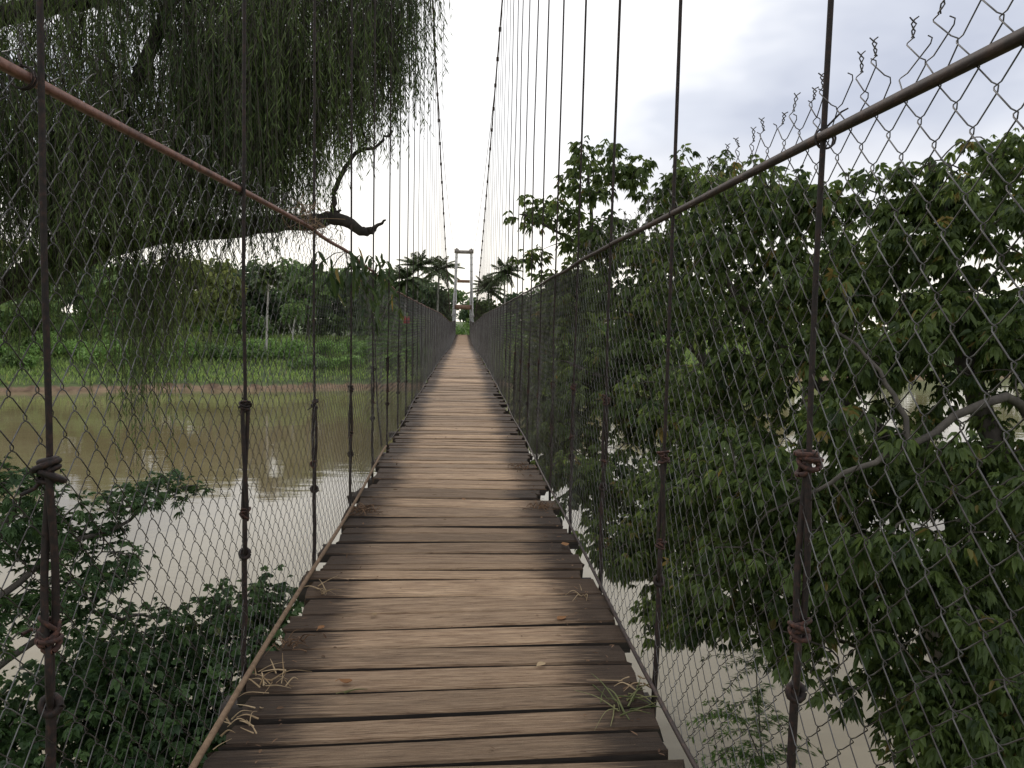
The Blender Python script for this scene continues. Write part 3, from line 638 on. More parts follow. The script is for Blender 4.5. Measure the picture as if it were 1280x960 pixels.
# --- left: the weeping willow
def willow():
    bx, by = -9.5, 11.2; bz = gz(bx, by) - 0.1
    root = thing('willow_tree', 'big weeping willow with a snapped dark limb reaching towards the bridge', 'tree', (bx, by, bz), None)
    tb = MB(); sk = []
    D = 11.0
    limbs = [([(bx, by, bz), (-9.0, 11.1, -3), (-8.2, 11.0, 0.2), (-7.4, 11, 2.0)], .42, .32),
             ([(-7.9, 11, 1.0), A(0, 362, D), A(60, 335, D), A(170, 298, D), A(300, 285, D), A(385, 277, D), A(425, 275, D), A(455, 290, D), A(466, 289, D)], .21, .042),
             ([A(464, 290, D), A(470, 283, D), A(482, 275, D)], .04, .014),
             ([A(418, 272, D), A(417, 248, D), A(425, 222, D), A(446, 192, D), A(474, 180, D), A(491, 163, D)], .045, .014),
             ([A(446, 192, D), A(456, 180, D), A(462, 172, D)], .02, .01),
             ([A(418, 274, D), A(421, 266, D), A(424, 262, D)], .05, .012),
             ([A(250, 290, D), A(265, 235, D), A(300, 180, D)], .06, .03),
             ([A(60, 335, D), A(110, 240, D), A(190, 60, D), A(240, -60, D)], .13, .06),
             ([(-7.4, 11, 2.0), (-6.6, 10.6, 4.6), (-5.4, 10.6, 6.8), (-3.4, 10.8, 8.2), (-1.6, 11, 8.6)], .26, .05),
             ([(-6.4, 10.6, 5), (-4.6, 11.6, 5.9), (-2.8, 12, 6.6), (-1.2, 12, 6.9)], .14, .03),
             ([(-7.4, 11, 2.0), (-8.4, 9.6, 4.5), (-9, 9, 7)], .24, .05), ([(-7.4, 11, 2.), (-7, 9.2, 3.4), (-6.2, 8.2, 4.6)], .14, .04)]
    for (p, a, c) in limbs: sk.append(tube_tree(tb, p, a, c, 8, 0.012))
    adopt(root, tb.build('trunk', M['bark_dark'], smooth=True))
    sk = np.concatenate(sk[3:])
    blobs = [(-4.4, 11.2, 6.4, 2.9, 2.2, 1.8), (-2.4, 11.4, 7.3, 2.0, 1.8, 1.2), (-6.8, 10.0, 4.6, 2.2, 2.2, 2.0), (-4.9, 10.8, 4.1, 1.7, 1.4, 0.9), (-2.9, 11.6, 5.2, 0.95, 1.2, 0.8), (*A(60, 150, 10.6), 1.6, 1.4, 1.0), (*A(250, 110, 10.8), 1.5, 1.3, .9), (*A(400, 40, 11), 1.0, 1.1, .8), (*A(150, 250, 10.4), 1.4, 1.2, .5), (*A(480, -60, 11.2), .7, .9, .6), (*A(330, 180, 11), .5, .8, .4), (*A(330, 90, 10.8), .9, 1., .7), (*A(460, 10, 11.2), .75, .9, .55), (*A(505, -40, 11.4), .3, .6, .4), (*A(200, 190, 10.4), 1.2, 1.1, .6), (*A(300, 20, 10.4), 1.1, 1., .7)]
    pts = in_blobs(blobs, 1080, 0.5)
    br = MB(); colonise(br, sk, pts, .02, .005, 4, 0.2); q = br.build('branches', M['bark_dark'], smooth=True); tag(q, kind='stuff'); adopt(root, q)
    # strands
    per = 7; c = np.repeat(pts, per, axis=0); n = len(c)
    c = c + rng.normal(0, .16, (n, 3))
    ln_ = rng.uniform(0.7, 2.3, n)
    px_ = 578 + (c[:, 0] - CAMLOC.x) / c[:, 1] * F
    zlim = CAMZ + (395 - np.interp(px_, [-200, 0, 90, 130, 250, 300, 380, 420, 480, 545], [420, 400, 370, 300, 285, 290, 290, 210, 170, 110])) / F * c[:, 1] + rng.normal(0, .25, n)
    ok = c[:, 2] > zlim + .25; c = c[ok]; zlim = zlim[ok]; ln_ = np.minimum(ln_[ok], c[:, 2] - zlim); n = len(c)
    # a few very long trailing strands that hang before the far bank
    ex = [(A(150, 300, 10.5), 2.2), (A(160, 320, 10.4), 2.3), (A(175, 330, 10.6), 2.5), (A(60, 300, 10.2), 1.6), (A(20, 300, 10.4), 1.4), (A(205, 300, 10.8), 1.7), (A(225, 290, 10.9), 1.9), (A(240, 290, 10.9), 1.5),
          (A(100, 300, 10.6), 1.3), (A(200, 310, 10.5), 1.5), (A(280, 290, 10.9), 1.0), (A(185, 320, 10.5), 1.9), (A(215, 300, 10.6), 1.7), (A(140, 310, 10.4), 1.5), (A(320, 285, 10.9), 0.7), (A(40, 330, 10.3), 1.2)]
    for p, l_ in ex:
        for k in range(20 if l_ > 1.6 else 9):
            c = np.concatenate([c, [p + rng.normal(0, .10, 3)]]); ln_ = np.append(ln_, l_ * random.uniform(.65, 1.05))
    n = len(c); K = 9; t = np.linspace(0, 1, K)
    hd = unit(n) + np.array([[.05, 0, 0]]); hd[:, 2] = 0
    sway = hd * rng.uniform(.06, .45, (n, 1)); zfall = -(t ** 1.15)
    P = c[:, None, :] + sway[:, None, :] * (1 - (1 - t[None, :, None]) ** 2) + np.stack([0 * t, 0 * t, zfall], axis=1)[None] * ln_[:, None, None]
    P = P + rng.normal(0, .012, P.shape) * t[None, :, None]
    sb = MB(); sb.tubes(P[:, ::2], np.linspace(.0045, .002, K)[None, ::2], 3); adopt(root, sb.build('hanging_twigs', M['bark_grey']))
    cb = MB(); q = 27
    for s_ in range(q):
        tt = np.clip((s_ + rng.uniform(0, 1, n)) / q, 0.02, 1) * (K - 1); i = np.minimum(tt.astype(int), K - 2); fr = (tt - i)[:, None]
        p = P[np.arange(n), i] * (1 - fr) + P[np.arange(n), i + 1] * fr; T = P[np.arange(n), i + 1] - P[np.arange(n), i]; T /= np.linalg.norm(T, axis=1, keepdims=True)
        keep = rng.uniform(0, 1, n) < np.clip(ln_ / 1.5, .45, 1)
        d = T * 0.8 + unit(n) * np.array([[.62, .62, .25]]); tone = np.clip(rng.uniform(0, .7, n) + .2 * np.sin(c[:, 0] * 2.1 + c[:, 2]), 0, .995)
        cb.leaves(p[keep], d[keep], unit(n)[keep], rng.uniform(.08, .15, n)[keep], rng.uniform(.011, .018, n)[keep], tone[keep], .1, .15, True)
    adopt(root, cb.build('crown', M['willow']))
willow()

# --- left: shrubs below the deck
bx, by = -4.6, 4.4; bz = gz(bx, by) - .1
tree('riverbank_sapling', 'young tree with layered leafy sprays growing up beside the willow side fence', 'sapling', (bx, by, bz),
     [([(bx, by, bz), (-4.4, 4.9, -2.2), (-4.0, 5.4, -0.9), A(20, 640, 6.0)], .07, .03),
      ([(-4.1, 5.2, -1.2), A(60, 700, 6.1), A(130, 665, 6.3), A(200, 625, 6.6)], .03, .008),
      ([(-4.3, 5.0, -1.8), A(60, 790, 6.0), A(150, 770, 6.4), A(215, 770, 6.8)], .03, .008)],
     [(*A(20, 660, 6.0), .75, .6, .28), (*A(200, 615, 6.6), .36, .3, .10), (*A(150, 635, 6.4), .25, .25, .10), (*A(90, 710, 6.1), .5, .4, .22), (*A(30, 760, 5.9), .6, .5, .25), (*A(190, 765, 6.7), .35, .3, .1), (*A(20, 600, 6.0), .3, .3, .14)],
     120, 12, 0.15, 0.085, 0.021, M['broad2'], M['bark_grey'], 8, None, twig=.012, droop=.25, hang=.2)
bx, by = -3.0, 5.6; bz = gz(bx, by) - .1
tree('vine_covered_bush', 'dense dark green bush under the deck edge on the willow side', 'bush', (bx, by, bz),
     [([(bx, by, bz), (-2.9, 6.0, -3.6), (-2.8, 6.4, -2.4)], .06, .03), ([(-2.9, 6.0, -3.6), (-2.2, 6.6, -2.4), (-1.9, 7.0, -1.4)], .04, .015), ([(-2.9, 6, -3.6), (-3.8, 6.2, -2.6)], .04, .02)],
     [(*A(210, 860, 6.6), .95, .7, .6), (*A(290, 800, 7.1), .55, .5, .40), (*A(130, 890, 6.4), .8, .7, .6), (*A(240, 940, 6.3), 1.1, .6, .7), (*A(335, 760, 7.4), .26, .4, .22), (*A(60, 930, 6.0), .9, .6, .6)],
     330, 15, 0.20, 0.085, 0.046, M['broad2'], M['bark_grey'], 5, None, twig=.010, droop=.3, hang=.3)
bx, by = -5.6, 5.6; bz = gz(bx, by) - .1
tree('riverbank_shrub', 'low shrub on the near bank behind the twisted rusty hanger', 'shrub', (bx, by, bz),
     [([(bx, by, bz), (-5.2, 5.8, -3.2), (-4.8, 6.0, -2.2)], .05, .02)],
     [(-4.8, 6.0, -2.0, 1.1, .8, .75), (-5.4, 6.2, -1.3, .7, .6, .5)], 120, 15, .22, .09, .04, M['broad2'], M['bark_grey'], 6, None, twig=.012)
# --- feathery fresh green sapling under the right-hand fence
def feathery(name, label, base, top, n, ll):
    root = thing(name, label, 'plant', tuple(base)); b = MB(); sk = tube_tree(b, [base, (np.array(base) + np.array(top)) / 2 + np.array([.15, 0, .1]), top], .02, .006, 6)
    cb = MB()
    for k in range(n):
        a = sk[random.randrange(len(sk) // 3, len(sk))]; d = unit(1)[0]; d[2] = abs(d[2]) * .5 + .1; L_ = ll * random.uniform(.6, 1.1)
        p = a + d * L_ * np.linspace(0, 1, 8)[:, None] + np.array([0, 0, -1]) * (np.linspace(0, 1, 8)[:, None] ** 2) * L_ * .45; b.tube(p, .003, 3)
        for s_ in (-1, 1):
            q = np.repeat(p, 5, axis=0)[3:] + rng.normal(0, .01, (37, 3)); T = p[-1] - p[0]; sd = np.cross(T, [0, 0, 1.]); sd /= np.linalg.norm(sd)
            cb.leaves(q, np.tile(sd * s_ + .5 * T / np.linalg.norm(T), (37, 1)) + rng.normal(0, .12, (37, 3)), np.tile([[0, 0, 1.]], (37, 1)) + rng.normal(0, .2, (37, 3)), .075, .014, rng.uniform(0, .99, 37), .1, .2, True)
    adopt(root, b.build('stem', M['bark_grey'], smooth=True)); adopt(root, cb.build('foliage', M['fern']))
feathery('feathery_sapling', 'bright green feathery sapling low under the dark railed fence', (3.3, 8.4, WATER - .3), A(945, 835, 8.6), 64, .85)
feathery('feathery_sapling', 'pale green feathery sapling at the foot of the large tree', (4.5, 7.6, gz(4.5, 7.6)), A(930, 900, 7.6), 60, .75)
# --- leafy branch with big drooping leaves that climbs over the left fence
def drooping_branch():
    base = (-0.96, 10.2, float(deck_z(10.2))); root = thing('climbing_branch', 'leafy branch with long drooping glossy leaves hung over the red rusted rail', 'branch', base)
    b = MB(); D = 9.2
    sk = tube_tree(b, [base, (-0.99, 9.9, .6), (-0.98, 9.5, 1.3), (-1.0, 9.0, 1.9), (-1.0, 8.2, 2.14), (-0.99, 7.2, 2.17)], .012, .006, 6)
    cb = MB()
    for (px, py, dd) in [(440, 325, 9.1), (455, 335, 9.2), (470, 340, 9.3), (478, 352, 9.5), (450, 350, 9.1), (465, 365, 9.3), (490, 365, 9.8), (400, 330, 9.0), (410, 345, 9.1), (498, 385, 10.2), (480, 330, 9.6), (465, 325, 9.3), (450, 375, 9), (460, 385, 9), (470, 395, 9), (435, 345, 9), (445, 340, 9), (485, 345, 9)]:
        c = A(px, py, random.uniform(.93, 1.04) * F / (582 - px)); m = 12; a0 = sk[np.argmin(np.linalg.norm(sk - c, axis=1))]; b.tube([a0, (a0 + c) / 2 + [0, 0, .03], c], .004, 4)
        d = unit(m); d[:, 2] = -np.abs(d[:, 2]) * .9 - .35
        cb.leaves(np.tile(c, (m, 1)) + rng.normal(0, .05, (m, 3)), d, unit(m) + [[0, 0, .8]], rng.uniform(.09, .19, m), rng.uniform(.028, .045, m), rng.uniform(0, .995, m), .2, .3)
    adopt(root, b.build('stem', M['bark_grey'], smooth=True)); adopt(root, cb.build('foliage', M['mango']))
drooping_branch()
# tangle of dead twigs caught on the red rail
def tangle():
    c = np.array([-0.93, 5.25, float(rail_z(-1, 5.25)) + .02]); root = thing('dead_twig_tangle', 'tangle of dead pale twigs caught on the red rusted rail', 'twigs', tuple(c)); b = MB()
    for k in range(46):
        p = c + rng.normal(0, 1, 3) * np.array([.03, .22, .04]); d = unit(1)[0] * random.uniform(.06, .2); d[2] *= .6
        b.tube(smooth_path([p, p + d * .5 + rng.normal(0, .03, 3), p + d + rng.normal(0, .03, 3)], 3), .0022, 3)
    q = b.build('twig_mass', M['rope']); tag(q, kind='stuff'); adopt(root, q)
tangle()

# ------------------------------------------------------------------ far bank
def far_tree(name, label, cat, x, y, h, wd, leaf, n=2200, ls=.42, trunk_h=.35, bark='bark_grey', group='trees on the far bank'):
    z = gz(x, y) - .15; root = thing(name, label, cat, (x, y, z), group); b = MB()
    lean = random.uniform(-.5, .5); sk = [tube_tree(b, [(x, y, z), (x + lean * .4, y, z + h * .3), (x + lean, y, z + h * .62)], h * .018 + .05, .06, 6)]
    for k in range(5):
        a = random.uniform(0, 6.28); sk.append(tube_tree(b, [sk[0][-3 - k % 4], (x + lean + math.cos(a) * wd * .25, y + math.sin(a) * wd * .25, z + h * .7), (x + lean + math.cos(a) * wd * .42, y + math.sin(a) * wd * .4, z + h * random.uniform(.7, .92))], .08, .03, 5))
    adopt(root, b.build('trunk', M[bark], smooth=True))
    k = 16; cl = []
    for i in range(k):
        a = random.uniform(0, 6.28); rr = random.uniform(.1, .42) * wd; hh = random.uniform(trunk_h, .95)
        cl.append((x + lean * hh + rr * math.cos(a), y + rr * math.sin(a), z + h * hh, wd * random.uniform(.17, .27), wd * random.uniform(.17, .27), h * random.uniform(.10, .16)))
    p = in_blobs(cl, n, .42); cb = MB(); d = unit(n); d[:, 2] -= .35
    cb.leaves(p, d, unit(n) + [[0, 0, .6]], rng.uniform(.6, 1.2, n) * ls, rng.uniform(.4, .7, n) * ls, np.clip(rng.uniform(0, .99, n), 0, .99), .15, .2)
    adopt(root, cb.build('crown', M[leaf]))
def on_far(px, dy):              # a spot on the far bank dy metres behind the shore line, in the direction of a photo column
    d = ray(px, 430); s = d.x / d.y; y = 90.0
    for _ in range(30): y = 0.5 * y + 0.5 * (float(shore_far(CAMLOC.x + s * y)) + dy)
    return CAMLOC.x + s * y, y
far_specs = [(-120, 26, 12, 9, 'far_a'), (-60, 18, 10, 8, 'far_c'), (0, 24, 10, 8, 'far_b'), (40, 14, 6, 6, 'far_a'), (95, 26, 11, 8, 'far_c'), (150, 17, 8, 7, 'far_a'), (215, 20, 8.5, 7.5, 'far_b'), (262, 16, 9, 7, 'far_b'),
             (300, 24, 9.5, 7, 'far_c'), (350, 26, 8.6, 7, 'far_c'), (385, 18, 8.6, 6.5, 'far_a'), (425, 22, 8.6, 6, 'far_c'), (462, 19, 7.8, 6, 'far_a'), (492, 27, 8.6, 6, 'far_c'), (535, 34, 7, 5.5, 'far_c'), (556, 46, 7.5, 5, 'far_a'),
             (604, 30, 5.4, 4.5, 'far_a'), (640, 26, 6.5, 5.5, 'far_c'), (680, 20, 7.5, 6.5, 'far_a'), (730, 22, 9, 7, 'far_c'), (800, 20, 9, 8, 'far_a'), (880, 24, 9, 8, 'far_c'), (960, 18, 8, 8, 'far_b'), (1050, 22, 10, 9, 'far_a'), (1150, 20, 10, 9, 'far_c'), (1260, 22, 10, 9, 'far_a'), (1380, 22, 11, 9, 'far_c'), (590, 62, 7, 6, 'far_c'), (520, 50, 9, 7, 'far_c')]
far_specs = [(a, b_, h * 1.08, w_ * 1.15, l) for a, b_, h, w_, l in far_specs]
back = [(-130 + 62 * k + random.uniform(-18, 18), random.uniform(46, 66), random.uniform(8.5, 11), random.uniform(8, 10), random.choice(['far_c', 'far_a'])) for k in range(25)]
back = [q for q in back if not 548 < q[0] < 615]
def zone(px):
    for lim, t in ((60, 'behind the willow'), (190, 'by the small white house'), (290, 'behind the trailing willow strands'), (350, 'by the thin white palm trunk'), (440, 'by the slim forked pale trunk'),
                   (500, 'behind the climbing glossy branch'), (550, 'among the royal palm clump'), (580, 'next to the far tower'), (660, 'near the tall palm past the tower'), (760, 'behind the spiky crown'), (900, 'behind the leaning tree')):
        if px < lim: return t
    return 'hidden behind the large broad leaved tree'
desc = {'far_a': 'leafy mid green tree on the far bank', 'far_b': 'yellowish olive tree on the far bank', 'far_c': 'dark green tree on the far bank'}
for (px, dy, h, wd, lf) in far_specs:
    x, y = on_far(px, dy); far_tree('riverside_tree', desc[lf].replace('on the far bank', 'on far bank ') + zone(px), 'tree', x, y, h, wd, lf, 1700, .76)
for (px, dy, h, wd, lf) in back:
    x, y = on_far(px, dy); far_tree('riverside_tree', desc[lf].replace('on the far bank', 'in far back row ') + zone(px), 'tree', x, y, h, wd, lf, 1100, 1.0, group='back row of trees beyond the far bank')
# shrubs on the slope above the mud strip
for i in range(92):
    back_ = i >= 44
    px = -90 + i * 15.2 + random.uniform(-6, 6) if i < 42 else ((546, 560)[i - 42] if i < 44 else -100 + (i - 44) * 22 + random.uniform(-8, 8))
    x, y = on_far(px, random.uniform(17, 30) if back_ else random.uniform(5, 12)); h = random.uniform(2.6, 4.0) if back_ else random.uniform(1.3, 2.5); wd = random.uniform(4, 6) if back_ else random.uniform(2.4, 4.2); z = gz(x, y)
    if abs(x) < 2.4: continue
    root = thing('riverside_shrub', ('tall bushy undergrowth ' if back_ else 'bright green shrub above the mud strip ') + zone(px), 'shrub', (x, y, z - .1), 'shrubs on the far slope')
    b = MB(); b.tube([(x, y, z - .1), (x + .1, y, z + h * .5)], [.06, .03], 5); adopt(root, b.build('stem', M['bark_grey']))
    cl = [(x + random.gauss(0, wd * .25), y + random.gauss(0, .5), z + h * random.uniform(.25, .8), wd * .25, wd * .22, h * .26) for k in range(7)]
    n = 560; sc_ = 2.0 if back_ else 1.2; p = in_blobs(cl, n, .42); cb = MB(); cb.leaves(p, unit(n) - [[0, 0, .2]], unit(n) + [[0, 0, .8]], rng.uniform(.16, .38, n) * sc_, rng.uniform(.10, .2, n) * sc_, rng.uniform(0, .99, n), .15, .2)
    adopt(root, cb.build('foliage', M[random.choice(['far_shrub', 'far_shrub', 'far_a'])]))
# lime green clipped bush near the tower
x, y = on_far(543, 20); z = gz(x, y); root = thing('lime_bush', 'lime green bush beside the far tower', 'bush', (x, y, z - .1)); b = MB(); b.tube([(x, y, z - .1), (x, y, z + 1.5)], [.08, .04], 5); adopt(root, b.build('stem', M['bark_grey']))
n = 1500; p = in_blobs([(x - .6, y, z + 2.0, 1.3, 1.2, 1.9), (x + .7, y, z + 1.8, 1.2, 1.1, 1.7)], n, .4); cb = MB(); cb.leaves(p, unit(n) + [[0, 0, .4]], unit(n) + [[0, 0, .5]], .34, .12, rng.uniform(0, .99, n), .1, .1); adopt(root, cb.build('foliage', M['lime']))
for (x, y, lab) in ((-.4, 121, 'yellow green bush framed between the tower legs'), (2.6, 118, 'yellow green bush beside the foot of the tower')):
    z = gz(x, y); root = thing('lime_bush', lab, 'bush', (x, y, z - .1)); b = MB(); b.tube([(x, y, z - .1), (x, y, z + 1.2)], [.08, .04], 5); adopt(root, b.build('stem', M['bark_grey']))
    n = 1200; p = in_blobs([(x - .7, y, z + 1.1, 1.4, 1.2, 1.2), (x + .8, y, z + 1.2, 1.3, 1.1, 1.4)], n, .4); cb = MB(); cb.leaves(p, unit(n) + [[0, 0, .4]], unit(n) + [[0, 0, .5]], .3, .12, rng.uniform(0, .99, n), .1, .1); adopt(root, cb.build('foliage', M['far_shrub']))
# grass on both banks
def grass(name, n, xr, yr, hmin, hmax, cond, mat):
    x = rng.uniform(*xr, n); y = rng.uniform(*yr, n); y = y + shore_far(x) if cond == 'far' else y + shore_near(x)
    z = ground_z(x, y); k = z > WATER + (0.38 if cond == 'far' else .15); p = np.stack([x, y, z - .05], axis=1)[k]; m = len(p)
    d = unit(m) * .45; d[:, 2] = 1; b = MB(); b.leaves(p, d, unit(m), rng.uniform(hmin, hmax, m), rng.uniform(.05, .11, m) * (hmax / .6), rng.uniform(0, .999, m), .1, .15, True)
    o = b.build(name, mat); tag(o, 'green grass covering the river bank', 'grass', None, 'stuff')
grass('far_bank_grass', 40000, (-70, 55), (0.7, 24), .35, .95, 'far', M['grass'])
grass('near_bank_grass', 9000, (-14, 14), (-9, -.3), .25, .6, 'near', M['grass'])
# palms
def palm(label, x, y, h, nf=28, fl=2.6, trunk='bark_pale', tr=.16):
    z = gz(x, y) - .15; root = thing('palm_tree', label, 'palm', (x, y, z), 'palms on the far bank'); b = MB()
    lean = random.uniform(-.35, .35); sk = tube_tree(b, [(x, y, z), (x + lean * .3, y, z + h * .5), (x + lean, y, z + h)], tr, tr * .7, 8); adopt(root, b.build('trunk', M[trunk], smooth=True))
    c = sk[-1]; b = MB(); b.tube([c - [0, 0, .7], c + [0, 0, .25]], [tr * .8, tr * .45], 7); adopt(root, b.build('crownshaft', M['palm'], smooth=True))
    for k in range(nf):
        a = k * 2.4 + random.uniform(-.2, .2); el = random.uniform(-.45, 1.45); L_ = fl * random.uniform(.8, 1.1); t = np.linspace(0, 1, 12)[:, None]
        dr = np.array([math.cos(a) * math.cos(el), math.sin(a) * math.cos(el), math.sin(el)])
        p = c + dr * L_ * t + np.array([0, 0, -1.]) * (t ** 2) * L_ * random.uniform(.22, .5); f = MB(); f.tube(p, np.linspace(.035, .012, 12), 4)
        T = np.gradient(p, axis=0); sd = np.cross(T, [0, 0, 1.]); sd /= np.linalg.norm(sd, axis=1, keepdims=True) + 1e-9
        for s_ in (-1, 1):
            q = np.repeat(p[1:], 4, axis=0) + np.repeat(T[1:], 4, axis=0) * np.tile([0, .25, .5, .75], 11)[:, None]; dd = np.repeat(sd[1:] * s_, 4, axis=0) + .6 * np.repeat(T[1:], 4, axis=0) / .25; dd[:, 2] -= .35; m = len(q)
            f.leaves(q, dd + rng.normal(0, .12, (m, 3)), np.tile([[0, 0, 1.]], (m, 1)), np.tile(np.interp(np.linspace(0, 1, 44), [0, .4, 1], [.55, .85, .35]), 1), .11, rng.uniform(0, .99, m), .1, .25)
        adopt(root, f.build('frond', M['palm']))
for (px, dy, top, lab) in [(505, 24, 338, 'dark royal palm with arching fronds left of the far tower'), (520, 26, 322, 'tallest royal palm with a full crown in the clump left of the far tower'), (546, 30, 325, 'slender royal palm with pale trunk just left of the far tower'),
                           (631, 24, 330, 'tall royal palm with pale trunk right of the far tower'), (612, 28, 352, 'shorter royal palm tucked beside the far tower'), (333, 9, 335, 'palm with a thin white trunk standing on the green slope')]:
    x, y = on_far(px, dy); zt = A(px, top + 8, y)[2]; palm(lab, x, y, zt - gz(x, y) - .2, fl=3.4 if px != 333 else 1.9, tr=.17 if px != 333 else .13)
x, y = on_far(367, 11); z = gz(x, y); root = thing('bare_trunk_tree', 'slim pale trunked tree forking on the green slope', 'tree', (x, y, z - .1)); b = MB()
tube_tree(b, [(x, y, z - .1), (x - .1, y, z + 2.4), (x + .2, y, z + 4.6)], .11, .06, 7); tube_tree(b, [(x - .1, y, z + 2.2), (x - .6, y, z + 3.6)], .06, .03, 6); adopt(root, b.build('trunk', M['bark_pale'], smooth=True))
n = 700; p = in_blobs([(x, y, z + 5, 1.3, 1.2, .8), (x - .8, y, z + 4.2, .8, .8, .6)], n); cb = MB(); cb.leaves(p, unit(n), unit(n) + [[0, 0, .6]], .38, .2, rng.uniform(0, .99, n), .1, .2); adopt(root, cb.build('crown', M['far_a']))
# small house with a red roof glimpsed among the trees
def house(label, px, dy, wd, dp, h, roofh):
    x, y = on_far(px, dy); z = gz(x, y) - .2; root = thing('house', label, 'house', (x, y, z)); b = MB(); b.box((x, y, z + h / 2), (wd, dp, h)); adopt(root, b.build('wall', M['plaster']))
    b = MB(); e_ = .35; X0, X1, Y0, Y1 = x - wd/2 - e_, x + wd/2 + e_, y - dp/2 - e_, y + dp/2 + e_; zz = z + h + .004
    b.quads([(X0, Y0, zz), (X1, Y0, zz), (X1, y, zz + roofh), (X0, y, zz + roofh), (X0, Y1, zz), (X1, Y1, zz)], [(0, 1, 2, 3), (3, 2, 5, 4), (0, 4, 5, 1)]); b.quads([(X0, Y0, zz), (X0, y, zz + roofh), (X0, Y1, zz), (X1, Y0, zz), (X1, Y1, zz), (X1, y, zz + roofh)], [(0, 1, 2, 2), (3, 4, 5, 5)][:0]); adopt(root, b.build('roof', M['tile']))
    for k in (-.28, .28):
        b = MB(); b.box((x + k * wd, y - dp / 2 - .01, z + h * .55), (.9, .06, 1.0)); adopt(root, b.build('window', M['dark_glass']))
    b = MB(); b.box((x, y - dp / 2 - .01, z + 1.0), (.9, .06, 2.0)); adopt(root, b.build('door', M['brown_steel']))
house('small white house with red roof between the far trees', 152, 33, 7, 5, 2.9, 1.5)
x, y = on_far(508, 14); z = gz(x, y); root = thing('red_sign', 'small red sign on a post on the far bank', 'sign', (x, y, z)); b = MB(); b.box((x, y, z + 1.5), (.08, .08, 3.1)); adopt(root, b.build('post', M['grey_steel'])); b = MB(); b.box((x, y - .06, z + 3.3), (.75, .04, .9)); adopt(root, b.build('board', M['sign_red']))

# ------------------------------------------------------------------ litter on the planks
def on_deck(px, py):
    p = at_z(px, py, 0.0); p[2] = .006; return p
def dry_leaf(px, py, s, label, mat='dead'):
    p = on_deck(px, py); b = MB(); n = 7; a = random.uniform(0, 6.28); t = np.linspace(0, 1, n); wv = np.sin(np.pi * t ** .8) * .30 * s + .002
    cur = .18 * s * (2 * t - 1) ** 2 * random.uniform(.3, 1.2); V = []
    for k in range(n):
        for q in (-1, -.5, 0, .5, 1): V.append(((t[k] - .5) * s, q * wv[k], .004 + cur[k] + abs(q) ** 2 * wv[k] * .45))
    V = np.array(V); f = [(k*5+j, k*5+j+5, k*5+j+6, k*5+j+1) for k in range(n - 1) for j in range(4)]
    b.quads(V, f, np.full(len(f), random.random())); b.tube([(s * .5, 0, .004 + cur[-1]), (s * .75, .02 * s, .006)], .0016, 4)
    o = b.build('dry_leaf', M[mat], smooth=True); o.location = p; o.rotation_euler = (0, 0, a); tag(o, label, 'leaf', 'fallen leaves on the planks')
for (px, py, s, lab) in [(432, 856, .062, 'curled orange brown dry leaf lying beside a green blade'), (401, 788, .05, 'small reddish dry leaf by the plank ends on the roped side'), (676, 834, .055, 'pale flat dry leaf alone near the middle of a plank'),
                         (702, 776, .07, 'yellowish curled dry leaf on the dark railed side'), (706, 683, .09, 'tan dry leaf at the plank ends below the dark rail'), (468, 771, .035, 'tiny pale dry leaf beside a plank seam'), (580, 626, .04, 'tiny brown dry leaf on a middle plank farther along')]:
    dry_leaf(px, py, s, lab, 'straw' if 'pale' in lab else 'dead')
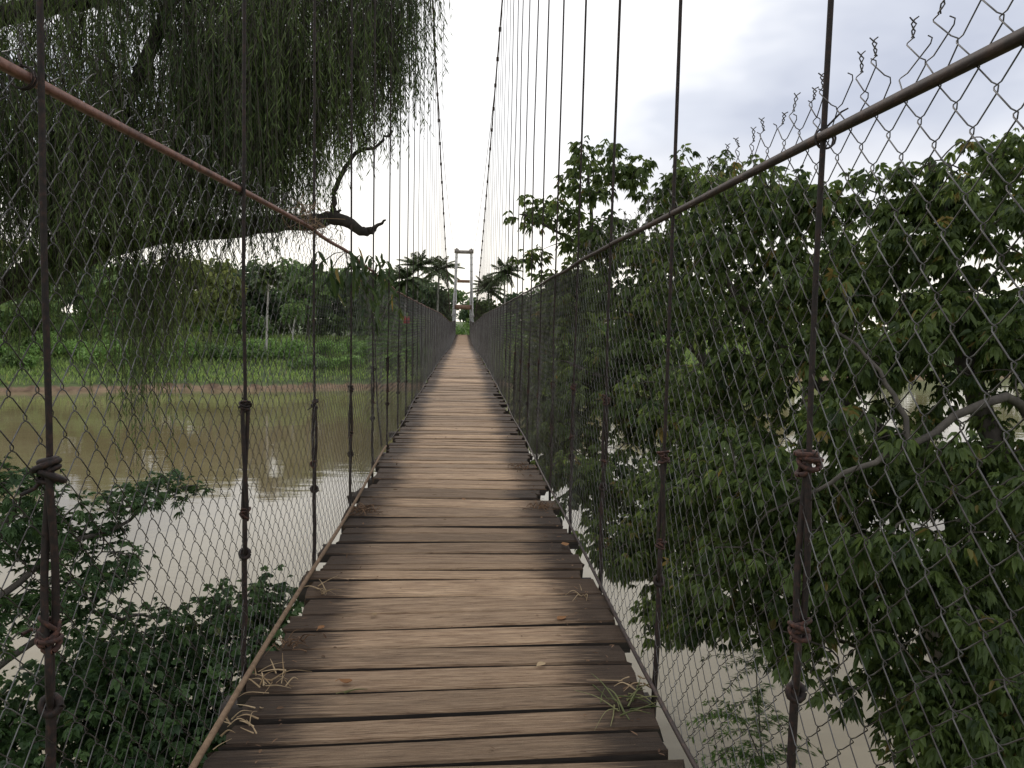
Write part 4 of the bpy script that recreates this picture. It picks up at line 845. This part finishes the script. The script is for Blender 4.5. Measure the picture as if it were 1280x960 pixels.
def straws(name, label, px, py, n, spread, ll, mat, cat='straw'):
    c = on_deck(px, py); c[0] = np.clip(c[0], -.84, .84); b = MB()
    for k in range(n):
        p = c + np.array([random.gauss(0, spread), random.gauss(0, spread * 1.3), 0]); p[0] = np.clip(p[0], -.86, .86); p[2] = .008; a = random.uniform(0, 6.28); L_ = ll * random.uniform(.4, 1.1); d = np.array([math.cos(a), math.sin(a), 0])
        m = p + d * L_ * .5 + [0, 0, random.uniform(.004, .035)]; e_ = p + d * L_ + [random.gauss(0, .01), random.gauss(0, .01), random.uniform(.0, .03)]
        for q in (m, e_): q[0] = np.clip(q[0], -.88, .88)
        path = smooth_path([p, m, e_], 4); w_ = random.uniform(.0022, .0055); b.tubes(path[None], np.linspace(w_, w_ * .3, len(path))[None], 3, rnd=np.array([random.random()]))
    o = b.build(name, M[mat]); tag(o, label, cat, None, 'stuff')
straws('straw_bunch', 'bunch of pale broken straw at the plank ends by the tan rope', 335, 852, 20, .045, .16, 'straw')
straws('straw_bunch', 'few bent straw stalks on the roped side farther along', 402, 738, 9, .04, .16, 'straw')
straws('straw_bunch', 'spray of green and tan blades below the dark rail', 772, 880, 18, .05, .24, 'green_straw')
straws('straw_bunch', 'small pale root lying on a plank near the dark rail', 725, 745, 7, .02, .12, 'straw')
straws('straw_bunch', 'thin dry grass scattered by the first dark plank end under the rope', 300, 905, 14, .06, .10, 'straw')
straws('straw_bunch', 'single green blade and stalk beside the curled orange leaf', 420, 868, 2, .015, .12, 'green_straw')
straws('straw_bunch', 'loose straw stalks at the dark rail plank ends', 800, 850, 9, .05, .15, 'straw')
straws('litter_heap', 'heap of brown dead leaves and bark against the willow side fence', 455, 640, 46, .06, .10, 'litter', 'litter')
straws('litter_heap', 'grey brown clump of dead leaves by the dark railed fence', 676, 636, 46, .055, .09, 'litter', 'litter')
straws('litter_heap', 'small heap of brown shreds near the rope', 362, 808, 26, .04, .08, 'litter', 'litter')
straws('litter_heap', 'scatter of brown shreds along the dark rail plank ends', 655, 585, 40, .10, .08, 'litter', 'litter')
# crumbs and shreds too small to count
b = MB(); n = 420; yy = 2 + 12 * rng.uniform(0, 1, n) ** 1.4; sdn = rng.choice([-1, 1], n); xx = sdn * np.clip(.80 - np.abs(rng.normal(0, .12, n)), 0, .84); mid = rng.uniform(0, 1, n) < .12; xx = np.where(mid, rng.uniform(-.7, .7, n), xx)
d = unit(n); d[:, 2] = np.abs(d[:, 2]) * .15; b.leaves(np.stack([xx, yy, np.full(n, .009)], axis=1), d, np.tile([[0, 0, 1.]], (n, 1)) + rng.normal(0, .3, (n, 3)), rng.uniform(.012, .05, n), rng.uniform(.004, .014, n), rng.uniform(0, .99, n), .2, 0)
o = b.build('plank_crumbs', M['litter']); tag(o, 'tiny shreds of dead leaf scattered on the planks', 'litter', None, 'stuff')
